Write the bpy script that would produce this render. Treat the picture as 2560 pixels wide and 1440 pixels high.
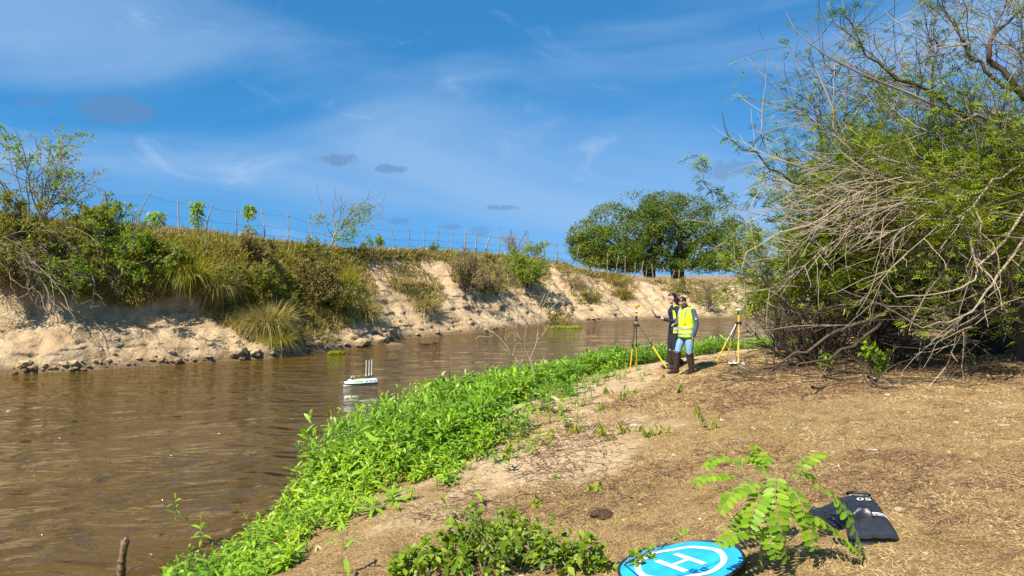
import bpy, bmesh, math
import numpy as np
from mathutils import Vector, Matrix
from mathutils.bvhtree import BVHTree

for _o in list(bpy.data.objects): bpy.data.objects.remove(_o)
SC = bpy.context.scene
COL = SC.collection
R = np.random.default_rng(11)

# ------------------------------------------------------------------ camera
FPX = 1850.0                      # focal length in pixels of a 2560 px wide picture
CAM = np.array([0.0, 0.0, 1.6])
PITCH = math.atan(30.0 / FPX)     # looking very slightly down
cam_d = bpy.data.cameras.new('camera')
cam_d.sensor_width = 36.0
cam_d.lens = 36.0 * FPX / 2560.0
cam_d.clip_start = 0.05
cam_d.clip_end = 9000.0
cam = bpy.data.objects.new('camera', cam_d)
COL.objects.link(cam)
cam.location = CAM
cam.rotation_euler = (math.pi / 2 - PITCH, 0, 0)
SC.camera = cam

# ------------------------------------------------------------------ light
SUN_AZ = np.array([-0.66, -0.75]); SUN_AZ = SUN_AZ / np.linalg.norm(SUN_AZ)
SUN_EL = math.radians(50)
SUN_DIR = Vector((SUN_AZ[0] * math.cos(SUN_EL), SUN_AZ[1] * math.cos(SUN_EL), math.sin(SUN_EL)))
sun_d = bpy.data.lights.new('sun', 'SUN')
sun_d.energy = 4.8
sun_d.angle = math.radians(0.53)
sun_d.color = (1.0, 0.93, 0.82)
sun = bpy.data.objects.new('sun', sun_d)
COL.objects.link(sun)
sun.rotation_euler = SUN_DIR.to_track_quat('Z', 'Y').to_euler()
sun.location = (0, 0, 60)

SC.view_settings.view_transform = 'Standard'
SC.view_settings.look = 'None'
SC.view_settings.exposure = 1.0
SC.view_settings.gamma = 1.0
SC.view_settings.use_curve_mapping = False
SC.render.engine = 'CYCLES'
SC.cycles.max_bounces = 6
SC.cycles.diffuse_bounces = 3
SC.cycles.glossy_bounces = 3
SC.cycles.transmission_bounces = 4
SC.cycles.sample_clamp_indirect = 6.0
SC.cycles.use_denoising = True

# ------------------------------------------------------------------ sky
W = bpy.data.worlds.new('World'); SC.world = W; W.use_nodes = True
nt = W.node_tree; N = nt.nodes; L = nt.links
for n in list(N): N.remove(n)
def wn(t, **kw):
    n = N.new(t)
    for k, v in kw.items(): setattr(n, k, v)
    return n
def wm(op, a, b=None, c=None):
    n = N.new('ShaderNodeMath'); n.operation = op
    for i, v in enumerate((a, b, c)):
        if v is None: continue
        if isinstance(v, (int, float)): n.inputs[i].default_value = v
        else: L.new(v, n.inputs[i])
    return n.outputs[0]
out = wn('ShaderNodeOutputWorld'); bg = wn('ShaderNodeBackground')
L.new(bg.outputs[0], out.inputs[0])
sky = wn('ShaderNodeTexSky'); sky.sky_type = 'NISHITA'; sky.sun_disc = False
sky.sun_elevation = SUN_EL
sky.sun_rotation = math.atan2(SUN_AZ[0], SUN_AZ[1])
sky.altitude = 1200; sky.air_density = 1.0; sky.dust_density = 0.1; sky.ozone_density = 3.0
tc = wn('ShaderNodeTexCoord'); sp = wn('ShaderNodeSeparateXYZ'); L.new(tc.outputs['Generated'], sp.inputs[0])
dx, dy, dz = sp.outputs
# clear dry air: the pale band at the horizon is thin
zz = wm('MULTIPLY_ADD', wm('MAXIMUM', dz, 0.0), 0.75, 0.25)
cv_ = wn('ShaderNodeCombineXYZ'); L.new(dx, cv_.inputs[0]); L.new(dy, cv_.inputs[1]); L.new(zz, cv_.inputs[2])
nv_ = wn('ShaderNodeVectorMath'); nv_.operation = 'NORMALIZE'; L.new(cv_.outputs[0], nv_.inputs[0]); L.new(nv_.outputs[0], sky.inputs['Vector'])
hs = wn('ShaderNodeHueSaturation'); hs.inputs['Saturation'].default_value = 1.15; hs.inputs['Value'].default_value = 1.35; hs.inputs['Hue'].default_value = 0.49
L.new(sky.outputs[0], hs.inputs['Color'])
# thin high cloud: noise by bearing and height, drawn out into slanting streaks
cb = wn('ShaderNodeCombineXYZ'); L.new(wm('ARCTAN2', dx, dy), cb.inputs[0]); L.new(wm('ARCSINE', dz), cb.inputs[1])
mp = wn('ShaderNodeMapping'); L.new(cb.outputs[0], mp.inputs[0])
mp.inputs['Rotation'].default_value = (0, 0, math.radians(20)); mp.inputs['Scale'].default_value = (1.5, 5.2, 1); mp.inputs['Location'].default_value = (3.3, 1.75, 0)
n1 = wn('ShaderNodeTexNoise'); n1.inputs['Scale'].default_value = 1.0; n1.inputs['Detail'].default_value = 5; n1.inputs['Roughness'].default_value = 0.5; n1.inputs['Distortion'].default_value = 0.5
L.new(mp.outputs[0], n1.inputs['Vector'])
r1 = wn('ShaderNodeMapRange'); r1.interpolation_type = 'SMOOTHSTEP'; r1.inputs[1].default_value = 0.36; r1.inputs[2].default_value = 0.70; r1.inputs[4].default_value = 0.68
L.new(n1.outputs['Fac'], r1.inputs[0])
mp2 = wn('ShaderNodeMapping'); L.new(cb.outputs[0], mp2.inputs[0]); mp2.inputs['Rotation'].default_value = (0, 0, math.radians(14)); mp2.inputs['Scale'].default_value = (4.2, 9.5, 1); mp2.inputs['Location'].default_value = (7.3, 4.2, 0)
n2 = wn('ShaderNodeTexNoise'); n2.inputs['Scale'].default_value = 1.3; n2.inputs['Detail'].default_value = 6; n2.inputs['Roughness'].default_value = 0.62; n2.inputs['Distortion'].default_value = 0.9
L.new(mp2.outputs[0], n2.inputs['Vector'])
r2 = wn('ShaderNodeMapRange'); r2.interpolation_type = 'SMOOTHSTEP'; r2.inputs[1].default_value = 0.55; r2.inputs[2].default_value = 0.85; r2.inputs[4].default_value = 0.7
L.new(n2.outputs['Fac'], r2.inputs[0])
veil = wm('MINIMUM', wm('ADD', r1.outputs[0], wm('MULTIPLY', r2.outputs[0], 0.9)), 0.8)
gn = wn('ShaderNodeMixRGB'); gn.blend_type = 'MULTIPLY'; gn.inputs[0].default_value = 1; L.new(hs.outputs[0], gn.inputs[1]); gn.inputs[2].default_value = (.55, 1.12, 1.32, 1)
mx = wn('ShaderNodeMixRGB'); L.new(veil, mx.inputs[0]); L.new(gn.outputs[0], mx.inputs[1]); mx.inputs[2].default_value = (3.6, 5.4, 8.0, 1)
# low small clouds, by direction (tangent of bearing, tangent of height)
dyp = wm('MAXIMUM', dy, 0.02)
u = wm('DIVIDE', dx, dyp); v = wm('DIVIDE', dz, dyp)
cuv = wn('ShaderNodeCombineXYZ'); L.new(u, cuv.inputs[0]); L.new(v, cuv.inputs[1])
n3 = wn('ShaderNodeTexNoise'); n3.inputs['Scale'].default_value = 44; n3.inputs['Detail'].default_value = 5; n3.inputs['Roughness'].default_value = 0.65
L.new(cuv.outputs[0], n3.inputs['Vector'])
mask = None
for (px, py, rx, ry, st) in [(292, 276, 78, 34, 1.0), (350, 270, 34, 17, .9), (232, 278, 44, 18, .8), (850, 400, 40, 13, 1.0), (805, 397, 20, 7, .6), (975, 422, 36, 10, 1.0),
                             (1810, 424, 75, 20, .75), (1255, 520, 36, 6, .8), (1120, 567, 28, 6, .7), (995, 553, 22, 8, .7), (1205, 578, 26, 11, .6), (95, 254, 46, 12, .5)]:
    cu = (px - 1280) / FPX; cv = (690 - py) / FPX
    a = wm('DIVIDE', wm('SUBTRACT', u, cu), rx * 1.25 / FPX); b = wm('DIVIDE', wm('SUBTRACT', v, cv), ry * 1.25 / FPX)
    d = wm('ADD', wm('MULTIPLY', a, a), wm('MULTIPLY', b, b))
    d = wm('ADD', d, wm('MULTIPLY', wm('SUBTRACT', n3.outputs['Fac'], 0.5), 4.2))
    m = wn('ShaderNodeMapRange'); m.interpolation_type = 'SMOOTHSTEP'
    m.inputs[1].default_value = 1.15; m.inputs[2].default_value = 0.25; m.inputs[3].default_value = 0.0; m.inputs[4].default_value = st
    L.new(d, m.inputs[0])
    mask = m.outputs[0] if mask is None else wm('MAXIMUM', mask, m.outputs[0])
mask = wm('MULTIPLY', mask, wm('GREATER_THAN', dy, 0.05))
mask = wm('MULTIPLY', mask, 0.62)
mx2 = wn('ShaderNodeMixRGB'); L.new(mask, mx2.inputs[0]); L.new(mx.outputs[0], mx2.inputs[1]); mx2.inputs[2].default_value = (1.3, 2.5, 4.6, 1)
L.new(mx2.outputs[0], bg.inputs[0])
bg.inputs[1].default_value = 0.055
W.cycles.sampling_method = 'MANUAL'; W.cycles.sample_map_resolution = 256

# ------------------------------------------------------------------ helpers: pixels of the photograph -> places
def ray(px, py):
    a, b = (px - 1280) / FPX, -(py - 720) / FPX
    c, s = math.cos(PITCH), math.sin(PITCH)
    return np.array([a, c + b * s, -s + b * c])
def U(px, py, Y):
    d = ray(px, py); return CAM + d * (Y / d[1])

# ------------------------------------------------------------------ helpers: noise
_perm = np.random.default_rng(5).random((256, 256)).astype(np.float64)
def vnoise(x, y, seed=0):
    x = np.asarray(x, float) + seed * 17.31; y = np.asarray(y, float) + seed * 9.77
    xi = np.floor(x).astype(int); yi = np.floor(y).astype(int)
    fx = x - xi; fy = y - yi
    fx = fx * fx * fx * (fx * (fx * 6 - 15) + 10); fy = fy * fy * fy * (fy * (fy * 6 - 15) + 10)
    g = lambda i, j: _perm[i & 255, j & 255]
    return ((g(xi, yi) * (1 - fx) + g(xi + 1, yi) * fx) * (1 - fy) + (g(xi, yi + 1) * (1 - fx) + g(xi + 1, yi + 1) * fx) * fy) * 2 - 1
def fbm(x, y, oct=4, seed=0, gain=0.5):
    a = 1.0; s = 0.0; t = 0.0
    for o in range(oct):
        s = s + a * vnoise(np.asarray(x) * 2 ** o, np.asarray(y) * 2 ** o, seed + o * 3); t += a; a *= gain
    return s / t
def unit(v):
    return v / np.maximum(np.linalg.norm(v, axis=-1, keepdims=True), 1e-9)
def rand_unit(n):
    return unit(R.normal(size=(n, 3)))

# ------------------------------------------------------------------ helpers: meshes and objects
class MB:
    """collects vertices, faces and one random number per vertex; build() links ONE mesh object"""
    def __init__(s): s.v = []; s.q = []; s.t = []; s.r = []; s.n = 0
    def add(s, v, quads=None, tris=None, rnd=None):
        v = np.asarray(v, float).reshape(-1, 3); k = len(v)
        s.v.append(v)
        if rnd is None: rnd = R.random()
        s.r.append(np.broadcast_to(np.asarray(rnd, float).reshape(-1), (k,)) if np.ndim(rnd) == 0 or np.size(rnd) == 1 else np.asarray(rnd, float).reshape(-1))
        if quads is not None and len(quads): s.q.append(np.asarray(quads, np.int64).reshape(-1, 4) + s.n)
        if tris is not None and len(tris): s.t.append(np.asarray(tris, np.int64).reshape(-1, 3) + s.n)
        s.n += k
        return s
    def mesh(s, name, origin=(0, 0, 0), smooth=False):
        V = np.concatenate(s.v) - np.asarray(origin, float)
        Q = np.concatenate(s.q) if s.q else np.zeros((0, 4), np.int64)
        T = np.concatenate(s.t) if s.t else np.zeros((0, 3), np.int64)
        me = bpy.data.meshes.new(name)
        me.vertices.add(len(V)); me.vertices.foreach_set('co', V.astype(np.float32).ravel())
        nl = len(Q) * 4 + len(T) * 3
        me.loops.add(nl)
        me.loops.foreach_set('vertex_index', np.concatenate([Q.ravel(), T.ravel()]).astype(np.int32))
        me.polygons.add(len(Q) + len(T))
        ls = np.concatenate([np.arange(len(Q)) * 4, len(Q) * 4 + np.arange(len(T)) * 3]).astype(np.int32)
        me.polygons.foreach_set('loop_start', ls)
        me.polygons.foreach_set('use_smooth', np.full(len(Q) + len(T), smooth, bool))
        a = me.attributes.new('rnd', 'FLOAT', 'POINT')
        a.data.foreach_set('value', np.concatenate(s.r).astype(np.float32))
        me.update(); me.validate()
        return me
    def build(s, name, mat, parent=None, origin=(0, 0, 0), smooth=False):
        return link(name, s.mesh(name, origin, smooth), mat, parent)
def link(name, me, mat=None, parent=None):
    if mat is not None and not me.materials: me.materials.append(mat)
    o = bpy.data.objects.new(name, me); COL.objects.link(o)
    if parent is not None: o.parent = parent
    return o
def tag(o, label=None, cat=None, group=None, kind=None):
    if label: o['label'] = label
    if cat: o['category'] = cat
    if group: o['group'] = group
    if kind: o['kind'] = kind
    return o
def thing(name, label, cat, loc=(0, 0, 0), group=None, rotz=0.0):
    o = bpy.data.objects.new(name, None); COL.objects.link(o)
    o.empty_display_size = 0.1
    o.location = tuple(float(c) for c in loc); o.rotation_euler = (0, 0, rotz)
    return tag(o, label, cat, group)

def tubes(mb, P, Rad, sides=4, rnd=None, cap=False):
    """P (N,M,3) centre lines, Rad (N,M) radii"""
    P = np.asarray(P, float); Rad = np.asarray(Rad, float)
    if P.ndim == 2: P = P[None]; Rad = Rad[None]
    n, m, _ = P.shape
    T = unit(np.gradient(P, axis=1))
    mean = unit(T.mean(axis=1))
    ref = np.where(np.abs(mean[:, 2:3]) < 0.75, np.array([[0., 0., 1.]]), np.array([[1., 0.13, 0.]]))
    A = unit(np.cross(T, ref[:, None, :])); B = np.cross(T, A)
    ang = np.arange(sides) / sides * 2 * np.pi
    V = P[:, :, None, :] + Rad[:, :, None, None] * (np.cos(ang)[None, None, :, None] * A[:, :, None, :] + np.sin(ang)[None, None, :, None] * B[:, :, None, :])
    idx = np.arange(n * m * sides).reshape(n, m, sides)
    a = idx[:, :-1, :]; b = idx[:, 1:, :]
    q = np.stack([a, np.roll(a, -1, 2), np.roll(b, -1, 2), b], -1).reshape(-1, 4)
    if rnd is None: rnd = np.repeat(R.random(n), m * sides)
    tr = None
    if cap:
        tr = []
        for e in (0, m - 1):
            for i in range(n):
                r = idx[i, e]
                for k in range(1, sides - 1): tr.append((r[0], r[k], r[k + 1]))
    mb.add(V.reshape(-1, 3), quads=q, tris=tr, rnd=rnd)
def strips(mb, base, d, length, width, droop=0.0, prof=(0.35, 1.0, 0.75, 0.0), side=None, rnd=None, dvec=(0, 0, -1)):
    """leaf / blade strips that taper to a tip; base (N,3), d (N,3), length (N), width (N), droop = how far the tip bends over"""
    base = np.asarray(base, float); n = len(base); d = unit(np.asarray(d, float))
    length = np.broadcast_to(np.asarray(length, float), (n,)); width = np.broadcast_to(np.asarray(width, float), (n,)); droop = np.broadcast_to(np.asarray(droop, float), (n,))
    if side is None: side = rand_unit(n)
    side = unit(np.cross(d, side))
    k = len(prof); ts = np.linspace(0, 1, k)
    C = base[:, None] + d[:, None] * (length[:, None] * ts)[..., None] + np.asarray(dvec, float) * ((droop * length)[:, None] * ts ** 2)[..., None]
    H = side[:, None] * (width[:, None] * np.asarray(prof) * 0.5)[..., None]
    V = np.concatenate([(C[:, :-1] - H[:, :-1]), (C[:, :-1] + H[:, :-1]), C[:, -1:]], axis=1)  # left k-1, right k-1, tip
    m = 2 * (k - 1) + 1
    o = (np.arange(n) * m)[:, None]
    qs = [np.stack([o[:, 0] + i, o[:, 0] + k - 1 + i, o[:, 0] + k + i, o[:, 0] + i + 1], -1) for i in range(k - 2)]
    tr = np.stack([o[:, 0] + k - 2, o[:, 0] + 2 * (k - 1) - 1, o[:, 0] + 2 * (k - 1)], -1)
    if rnd is None: rnd = R.random(n)
    mb.add(V.reshape(-1, 3), quads=np.concatenate(qs) if qs else None, tris=tr, rnd=np.repeat(rnd, m))
def diamonds(mb, base, d, length, width, nrm=None, fold=0.25, rnd=None):
    """small leaves of two triangles with a fold along the rib"""
    base = np.asarray(base, float); n = len(base); d = unit(d)
    if nrm is None: nrm = rand_unit(n)
    s = unit(np.cross(d, nrm)); up = np.cross(s, d)
    length = np.broadcast_to(np.asarray(length, float), (n,))[:, None]; width = np.broadcast_to(np.asarray(width, float), (n,))[:, None]
    mid = base + d * length * 0.45 + up * width * fold
    V = np.stack([base, mid - s * width * 0.5, base + d * length, mid + s * width * 0.5], 1)
    o = np.arange(n)[:, None] * 4
    tr = np.concatenate([o + [[0, 1, 2]], o + [[0, 2, 3]]])
    if rnd is None: rnd = R.random(n)
    mb.add(V.reshape(-1, 3), tris=tr, rnd=np.repeat(rnd, 4))
def feathers(mb, base, d, length, pairs=6, pin=0.42, wid=0.13, rnd=None, nrm=None):
    """twice-divided feathery leaves: pairs of narrow leaflets along a midrib"""
    base = np.asarray(base, float); n = len(base); d = unit(d)
    if nrm is None: nrm = unit(rand_unit(n) * 0.7 + np.array([0, 0, 1.0]))
    s = unit(np.cross(d, nrm)); length = np.broadcast_to(np.asarray(length, float), (n,))
    if rnd is None: rnd = R.random(n)
    B = []; D = []; LL = []; RR = []; NN = []
    for k in range(pairs):
        t = (k + 0.6) / pairs
        for sg in (-1, 1):
            B.append(base + d * (length * t)[:, None] - np.array([0, 0, 1]) * (length * 0.25 * t * t)[:, None])
            D.append(unit(d * 0.55 + s * sg + R.normal(size=(n, 3)) * 0.12 + np.array([0, 0, -0.15])))
            LL.append(length * pin * (1.05 - 0.45 * abs(t - 0.4))); RR.append(rnd); NN.append(nrm)
    Lc = np.concatenate(LL)
    diamonds(mb, np.concatenate(B), np.concatenate(D), Lc, Lc * wid / pin * 1.0, nrm=np.concatenate(NN), fold=0.1, rnd=np.concatenate(RR))
def grow(P0, D0, length, seg, wander, pull=(0, 0, 0)):
    """wandering branch lines; returns (N, seg+1, 3)"""
    P = np.asarray(P0, float); D = unit(np.asarray(D0, float)); n = len(P)
    length = np.broadcast_to(np.asarray(length, float), (n,)); pull = np.asarray(pull, float)
    out = [P]
    for k in range(seg):
        D = unit(D + R.normal(size=(n, 3)) * wander + pull)
        P = P + D * (length / seg)[:, None]; out.append(P)
    return np.stack(out, 1)
def along(P, n, t0=0.15, t1=1.0, idx=None):
    """random places on branch lines -> (index, position, tangent, t)"""
    N_, m, _ = P.shape
    if idx is None: idx = R.integers(0, N_, n)
    t = R.uniform(t0, t1, n) * (m - 1)
    i = np.minimum(t.astype(int), m - 2); f = (t - i)[:, None]
    a = P[idx, i]; b = P[idx, i + 1]
    return idx, a * (1 - f) + b * f, unit(b - a), t / (m - 1)
def fork(T, lo, hi):
    """directions that leave a branch at an angle between lo and hi (degrees)"""
    n = len(T); p = unit(np.cross(T, rand_unit(n))); a = np.radians(R.uniform(lo, hi, n))[:, None]
    return T * np.cos(a) + p * np.sin(a)
def taper(n, m, r0, r1):
    r0 = np.broadcast_to(np.asarray(r0, float), (n,))[:, None]; r1 = np.broadcast_to(np.asarray(r1, float), (n,))[:, None]
    t = np.linspace(0, 1, m)[None]
    return r0 * (1 - t) + r1 * t
def smooth_line(pts, m):
    """Catmull-Rom through points, m samples"""
    p = np.asarray(pts, float); p = np.vstack([2 * p[0] - p[1], p, 2 * p[-1] - p[-2]])
    k = len(p) - 3; ts = np.linspace(0, k - 1e-6, m); i = ts.astype(int); f = (ts - i)[:, None]
    a, b, c, d = p[i], p[i + 1], p[i + 2], p[i + 3]
    return 0.5 * (2 * b + (c - a) * f + (2 * a - 5 * b + 4 * c - d) * f ** 2 + (3 * b - a - 3 * c + d) * f ** 3)

# ------------------------------------------------------------------ helpers: materials
def new_mat(name):
    m = bpy.data.materials.new(name); m.use_nodes = True
    return m, m.node_tree.nodes, m.node_tree.links, m.node_tree.nodes['Principled BSDF']
def ramp_node(ns, cols, pos=None):
    r = ns.new('ShaderNodeValToRGB'); e = r.color_ramp.elements
    pos = pos or [i / (len(cols) - 1) for i in range(len(cols))]
    while len(e) < len(cols): e.new(0.5)
    for i, (c, p) in enumerate(zip(cols, pos)): e[i].position = p; e[i].color = (*c, 1)
    return r
def leaf_mat(name, cols, trans=0.3, rough=0.5, spec=0.3, pos=None):
    m, ns, ls, b = new_mat(name)
    at = ns.new('ShaderNodeAttribute'); at.attribute_name = 'rnd'
    rp = ramp_node(ns, cols, pos); ls.new(at.outputs['Fac'], rp.inputs[0])
    ls.new(rp.outputs[0], b.inputs['Base Color']); b.inputs['Roughness'].default_value = rough; b.inputs['Specular IOR Level'].default_value = spec
    if trans > 0:
        t = ns.new('ShaderNodeBsdfTranslucent'); g = ns.new('ShaderNodeHueSaturation'); g.inputs['Value'].default_value = 1.4; g.inputs['Saturation'].default_value = 1.05
        ls.new(rp.outputs[0], g.inputs['Color']); ls.new(g.outputs[0], t.inputs[0])
        mi = ns.new('ShaderNodeMixShader'); mi.inputs[0].default_value = trans
        ls.new(b.outputs[0], mi.inputs[1]); ls.new(t.outputs[0], mi.inputs[2]); ls.new(mi.outputs[0], ns['Material Output'].inputs[0])
    return m
def plain(name, col, rough=0.6, spec=0.4, metal=0.0, vary=0.12, scale=30.0, bump=0.0):
    """one-colour material with a little mottling (and optional bump)"""
    m, ns, ls, b = new_mat(name)
    no = ns.new('ShaderNodeTexNoise'); no.inputs['Scale'].default_value = scale; no.inputs['Detail'].default_value = 4
    tcn = ns.new('ShaderNodeTexCoord'); ls.new(tcn.outputs['Object'], no.inputs['Vector'])
    lo = tuple(c * (1 - vary) for c in col); hi = tuple(min(1, c * (1 + vary)) for c in col)
    rp = ramp_node(ns, [lo, hi], [0.3, 0.7]); ls.new(no.outputs['Fac'], rp.inputs[0]); ls.new(rp.outputs[0], b.inputs['Base Color'])
    b.inputs['Roughness'].default_value = rough; b.inputs['Specular IOR Level'].default_value = spec; b.inputs['Metallic'].default_value = metal
    if bump:
        bp = ns.new('ShaderNodeBump'); bp.inputs['Strength'].default_value = bump; bp.inputs['Distance'].default_value = 0.02
        ls.new(no.outputs['Fac'], bp.inputs['Height']); ls.new(bp.outputs[0], b.inputs['Normal'])
    return m
# ================================================================== THE LAND AND THE WATER
WZ = -1.5                                                      # water level
SHORE_Y = np.array([-30, -6, 3, 6, 7.75, 8.4, 9.5, 11.2, 13, 15, 18, 21, 24, 27, 30, 33, 37, 42, 60])
SHORE_X = np.array([-22, -7.6, -4.0, -3.3, -2.98, -2.78, -2.6, -2.62, -2.35, -1.75, -0.45, 1.3, 4.1, 8.5, 15, 26, 48, 90, 260])
def shore_dist(x, y):
    """distance inland of the near shoreline (negative = in the river)"""
    xs = np.interp(y, SHORE_Y, SHORE_X)
    sl = (np.interp(y + 0.8, SHORE_Y, SHORE_X) - np.interp(y - 0.8, SHORE_Y, SHORE_X)) / 1.6
    return (x - xs) / np.sqrt(1 + sl * sl)
def near_h(x, y, fine=True):
    x = np.asarray(x, float); y = np.asarray(y, float)
    d = shore_dist(x, y) + 0.25 * fbm(x * 0.6, y * 0.6, 3, 4)
    p = np.interp(d, [-6, -2, 0, 0.8, 1.6, 2.4, 4.0, 5.5, 7, 10, 16, 40, 200], [-2.2, -0.9, 0, 0.36, 0.58, 0.71, 0.90, 1.2, 1.38, 1.55, 1.7, 2.2, 2.6])
    z = WZ + p
    land = np.clip(d - 0.5, 0, 1)
    z = z + land * (0.06 * fbm(x * 0.45, y * 0.45, 3, 8))
    # heaped sand beside the weeds
    z = z + 0.10 * np.exp(-(((x - 1.0) / 0.9) ** 2 + ((y - 13.2) / 1.3) ** 2)) + 0.07 * np.exp(-(((x + 0.1) / 0.8) ** 2 + ((y - 9.6) / 1.2) ** 2))
    z = z + 0.10 * np.exp(-(((x - 3.9) / 1.0) ** 2 + ((y - 17.1) / 0.7) ** 2))
    if fine:
        z = z + land * (0.034 * fbm(x * 1.9, y * 1.9, 4, 21) + 0.014 * fbm(x * 7, y * 7, 2, 31))
    return z
xs = np.concatenate([np.linspace(-24, -7.2, 30), np.arange(-7, 10, 0.088), np.arange(10, 20, 0.3), np.arange(20, 60, 1.5), np.linspace(62, 260, 24)])
ys = np.concatenate([np.linspace(-30, -3.2, 24), np.arange(-3, 3, 0.2), np.arange(3, 19, 0.088), np.arange(19, 34, 0.25), np.arange(34, 61, 1.0)])
GX, GY = np.meshgrid(xs, ys)
GZ = near_h(GX, GY)
nx, ny = len(xs), len(ys)
ii = np.arange(nx * ny).reshape(ny, nx)
quads = np.stack([ii[:-1, :-1], ii[:-1, 1:], ii[1:, 1:], ii[1:, :-1]], -1).reshape(-1, 4)
keep = (shore_dist(GX, GY) > -7).ravel()
quads = quads[keep[quads].any(1)]
d_in = shore_dist(GX, GY)
# how much bare sand (1) against matted dry grass (0): a property of the soil, strongest on the slope beside the weeds
sandm = np.clip(1.15 - np.abs(d_in - 3.1) / 2.3, 0, 1) * np.clip((GY - 6.0) / 3.0, 0, 1) + 0.95 * fbm(GX * 0.7, GY * 0.7, 5, 41, .62) - 0.10
sandm = np.clip(sandm, 0, 1)
mb = MB(); mb.add(np.stack([GX, GY, GZ], -1), quads=quads, rnd=sandm.ravel())
def soil_mat():
    m, ns, ls, b = new_mat('near_soil')
    g = ns.new('ShaderNodeNewGeometry')
    def noise(scale, det=5, rough=0.6, dist=0.0, vec=None):
        n = ns.new('ShaderNodeTexNoise'); n.inputs['Scale'].default_value = scale; n.inputs['Detail'].default_value = det; n.inputs['Roughness'].default_value = rough; n.inputs['Distortion'].default_value = dist
        ls.new(vec or g.outputs['Position'], n.inputs['Vector']); return n.outputs['Fac']
    def mix(f, a, b_):
        x = ns.new('ShaderNodeMixRGB')
        for i, v in ((0, f), (1, a), (2, b_)):
            if isinstance(v, (tuple, float)): x.inputs[i].default_value = v if isinstance(v, float) else (*v, 1)
            else: ls.new(v, x.inputs[i])
        return x.outputs[0]
    def rng_(v, a, b_, lo=0.0, hi=1.0):
        x = ns.new('ShaderNodeMapRange'); x.interpolation_type = 'SMOOTHSTEP'
        for i, q in enumerate((a, b_, lo, hi)): x.inputs[i + 1].default_value = q
        ls.new(v, x.inputs[0]); return x.outputs[0]
    at = ns.new('ShaderNodeAttribute'); at.attribute_name = 'rnd'
    fine = noise(62, 3, 0.75); mid = noise(14, 6, 0.65, 0.6); big = noise(1.3, 5, 0.6, 0.4); clump = noise(4.2, 5, 0.65, 0.8)
    sand = mix(rng_(mid, .35, .7), (.50, .375, .225), (.33, .225, .125)); sand = mix(rng_(fine, .55, .72, 0, .5), sand, (.22, .145, .08))
    mat_ = mix(rng_(fine, .38, .62), (.40, .275, .125), (.135, .078, .034))
    mat_ = mix(rng_(clump, .47, .68, 0, .85), mat_, (.16, .088, .045))
    mat_ = mix(rng_(big, .55, .75, 0, .5), mat_, (.36, .25, .10))
    f = ns.new('ShaderNodeMath'); f.operation = 'ADD'; ls.new(at.outputs['Fac'], f.inputs[0])
    k = ns.new('ShaderNodeMath'); k.operation = 'MULTIPLY_ADD'; ls.new(clump, k.inputs[0]); k.inputs[1].default_value = 1.1; k.inputs[2].default_value = -0.6; ls.new(k.outputs[0], f.inputs[1])
    col = mix(rng_(f.outputs[0], .25, .7), mat_, sand)
    ls.new(col, b.inputs['Base Color']); b.inputs['Roughness'].default_value = 0.95; b.inputs['Specular IOR Level'].default_value = 0.1
    hsum = ns.new('ShaderNodeMath'); hsum.operation = 'MULTIPLY_ADD'; ls.new(fine, hsum.inputs[0]); hsum.inputs[1].default_value = 0.35; ls.new(mid, hsum.inputs[2])
    bp = ns.new('ShaderNodeBump'); bp.inputs['Strength'].default_value = 1.0; bp.inputs['Distance'].default_value = 0.035
    ls.new(hsum.outputs[0], bp.inputs['Height']); ls.new(bp.outputs[0], b.inputs['Normal'])
    return m
near_o = mb.build('near_riverbank', soil_mat(), smooth=True)
tag(near_o, 'sandy near bank with dry matted grass sloping down to the river', kind='structure')

# ---- far bank
WL = np.array([(-75, -14), (-55, -1), (-40, 8.5), (-28, 15.6), (-21, 19.9), (-16.05, 23.2), (-14.1, 24.1), (-11.5, 26.3), (-9.4, 27.6), (-8.15, 29), (-7.0, 31.5), (-6.1, 33.3), (-5.3, 36.5), (-1.75, 40.4), (0.5, 44.1), (3.7, 48.6), (7.9, 52.1), (12.2, 53.6), (15.3, 54.6), (24, 57.5), (40, 61), (70, 66), (130, 74), (260, 90)], float)
dense = smooth_line(WL, 4000)
arc = np.concatenate([[0], np.cumsum(np.linalg.norm(np.diff(dense[:, :2], axis=0) if dense.shape[1] > 2 else np.diff(dense, axis=0), axis=1))])
# columns: fine where the camera looks
def arc_at_x(x): return float(np.interp(x, dense[:, 0], arc))
a0, a1 = arc_at_x(-22), arc_at_x(20)
cols = np.concatenate([np.linspace(0, a0, 60, endpoint=False), np.arange(a0, a1, 0.115), np.linspace(a1, arc[-1], 70)])
WP = np.stack([np.interp(cols, arc, dense[:, 0]), np.interp(cols, arc, dense[:, 1])], -1)
cs = np.linspace(0, arc[-1], 900); raw = np.stack([np.interp(cs, arc, dense[:, 0]), np.interp(cs, arc, dense[:, 1])], -1)
tg = np.gradient(raw, axis=0); ker = np.hanning(41); ker /= ker.sum()
tg = np.stack([np.convolve(np.pad(tg[:, k], 20, 'edge'), ker, 'valid') for k in (0, 1)], -1)
tg = np.stack([np.interp(cols, cs, tg[:, 0]), np.interp(cols, cs, tg[:, 1])], -1); tg = unit(tg)
NRM = np.stack([-tg[:, 1], tg[:, 0]], -1)                      # points away from the river
X0 = WP[:, 0]
HC = np.interp(X0, [-40, -16, -11, -8, -5, 0, 3.5, 6, 8, 12, 16, 30, 100], [4.8, 5.2, 4.95, 4.75, 4.6, 4.65, 4.55, 4.3, 3.75, 3.0, 2.7, 2.6, 2.6])   # crest above the water
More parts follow.
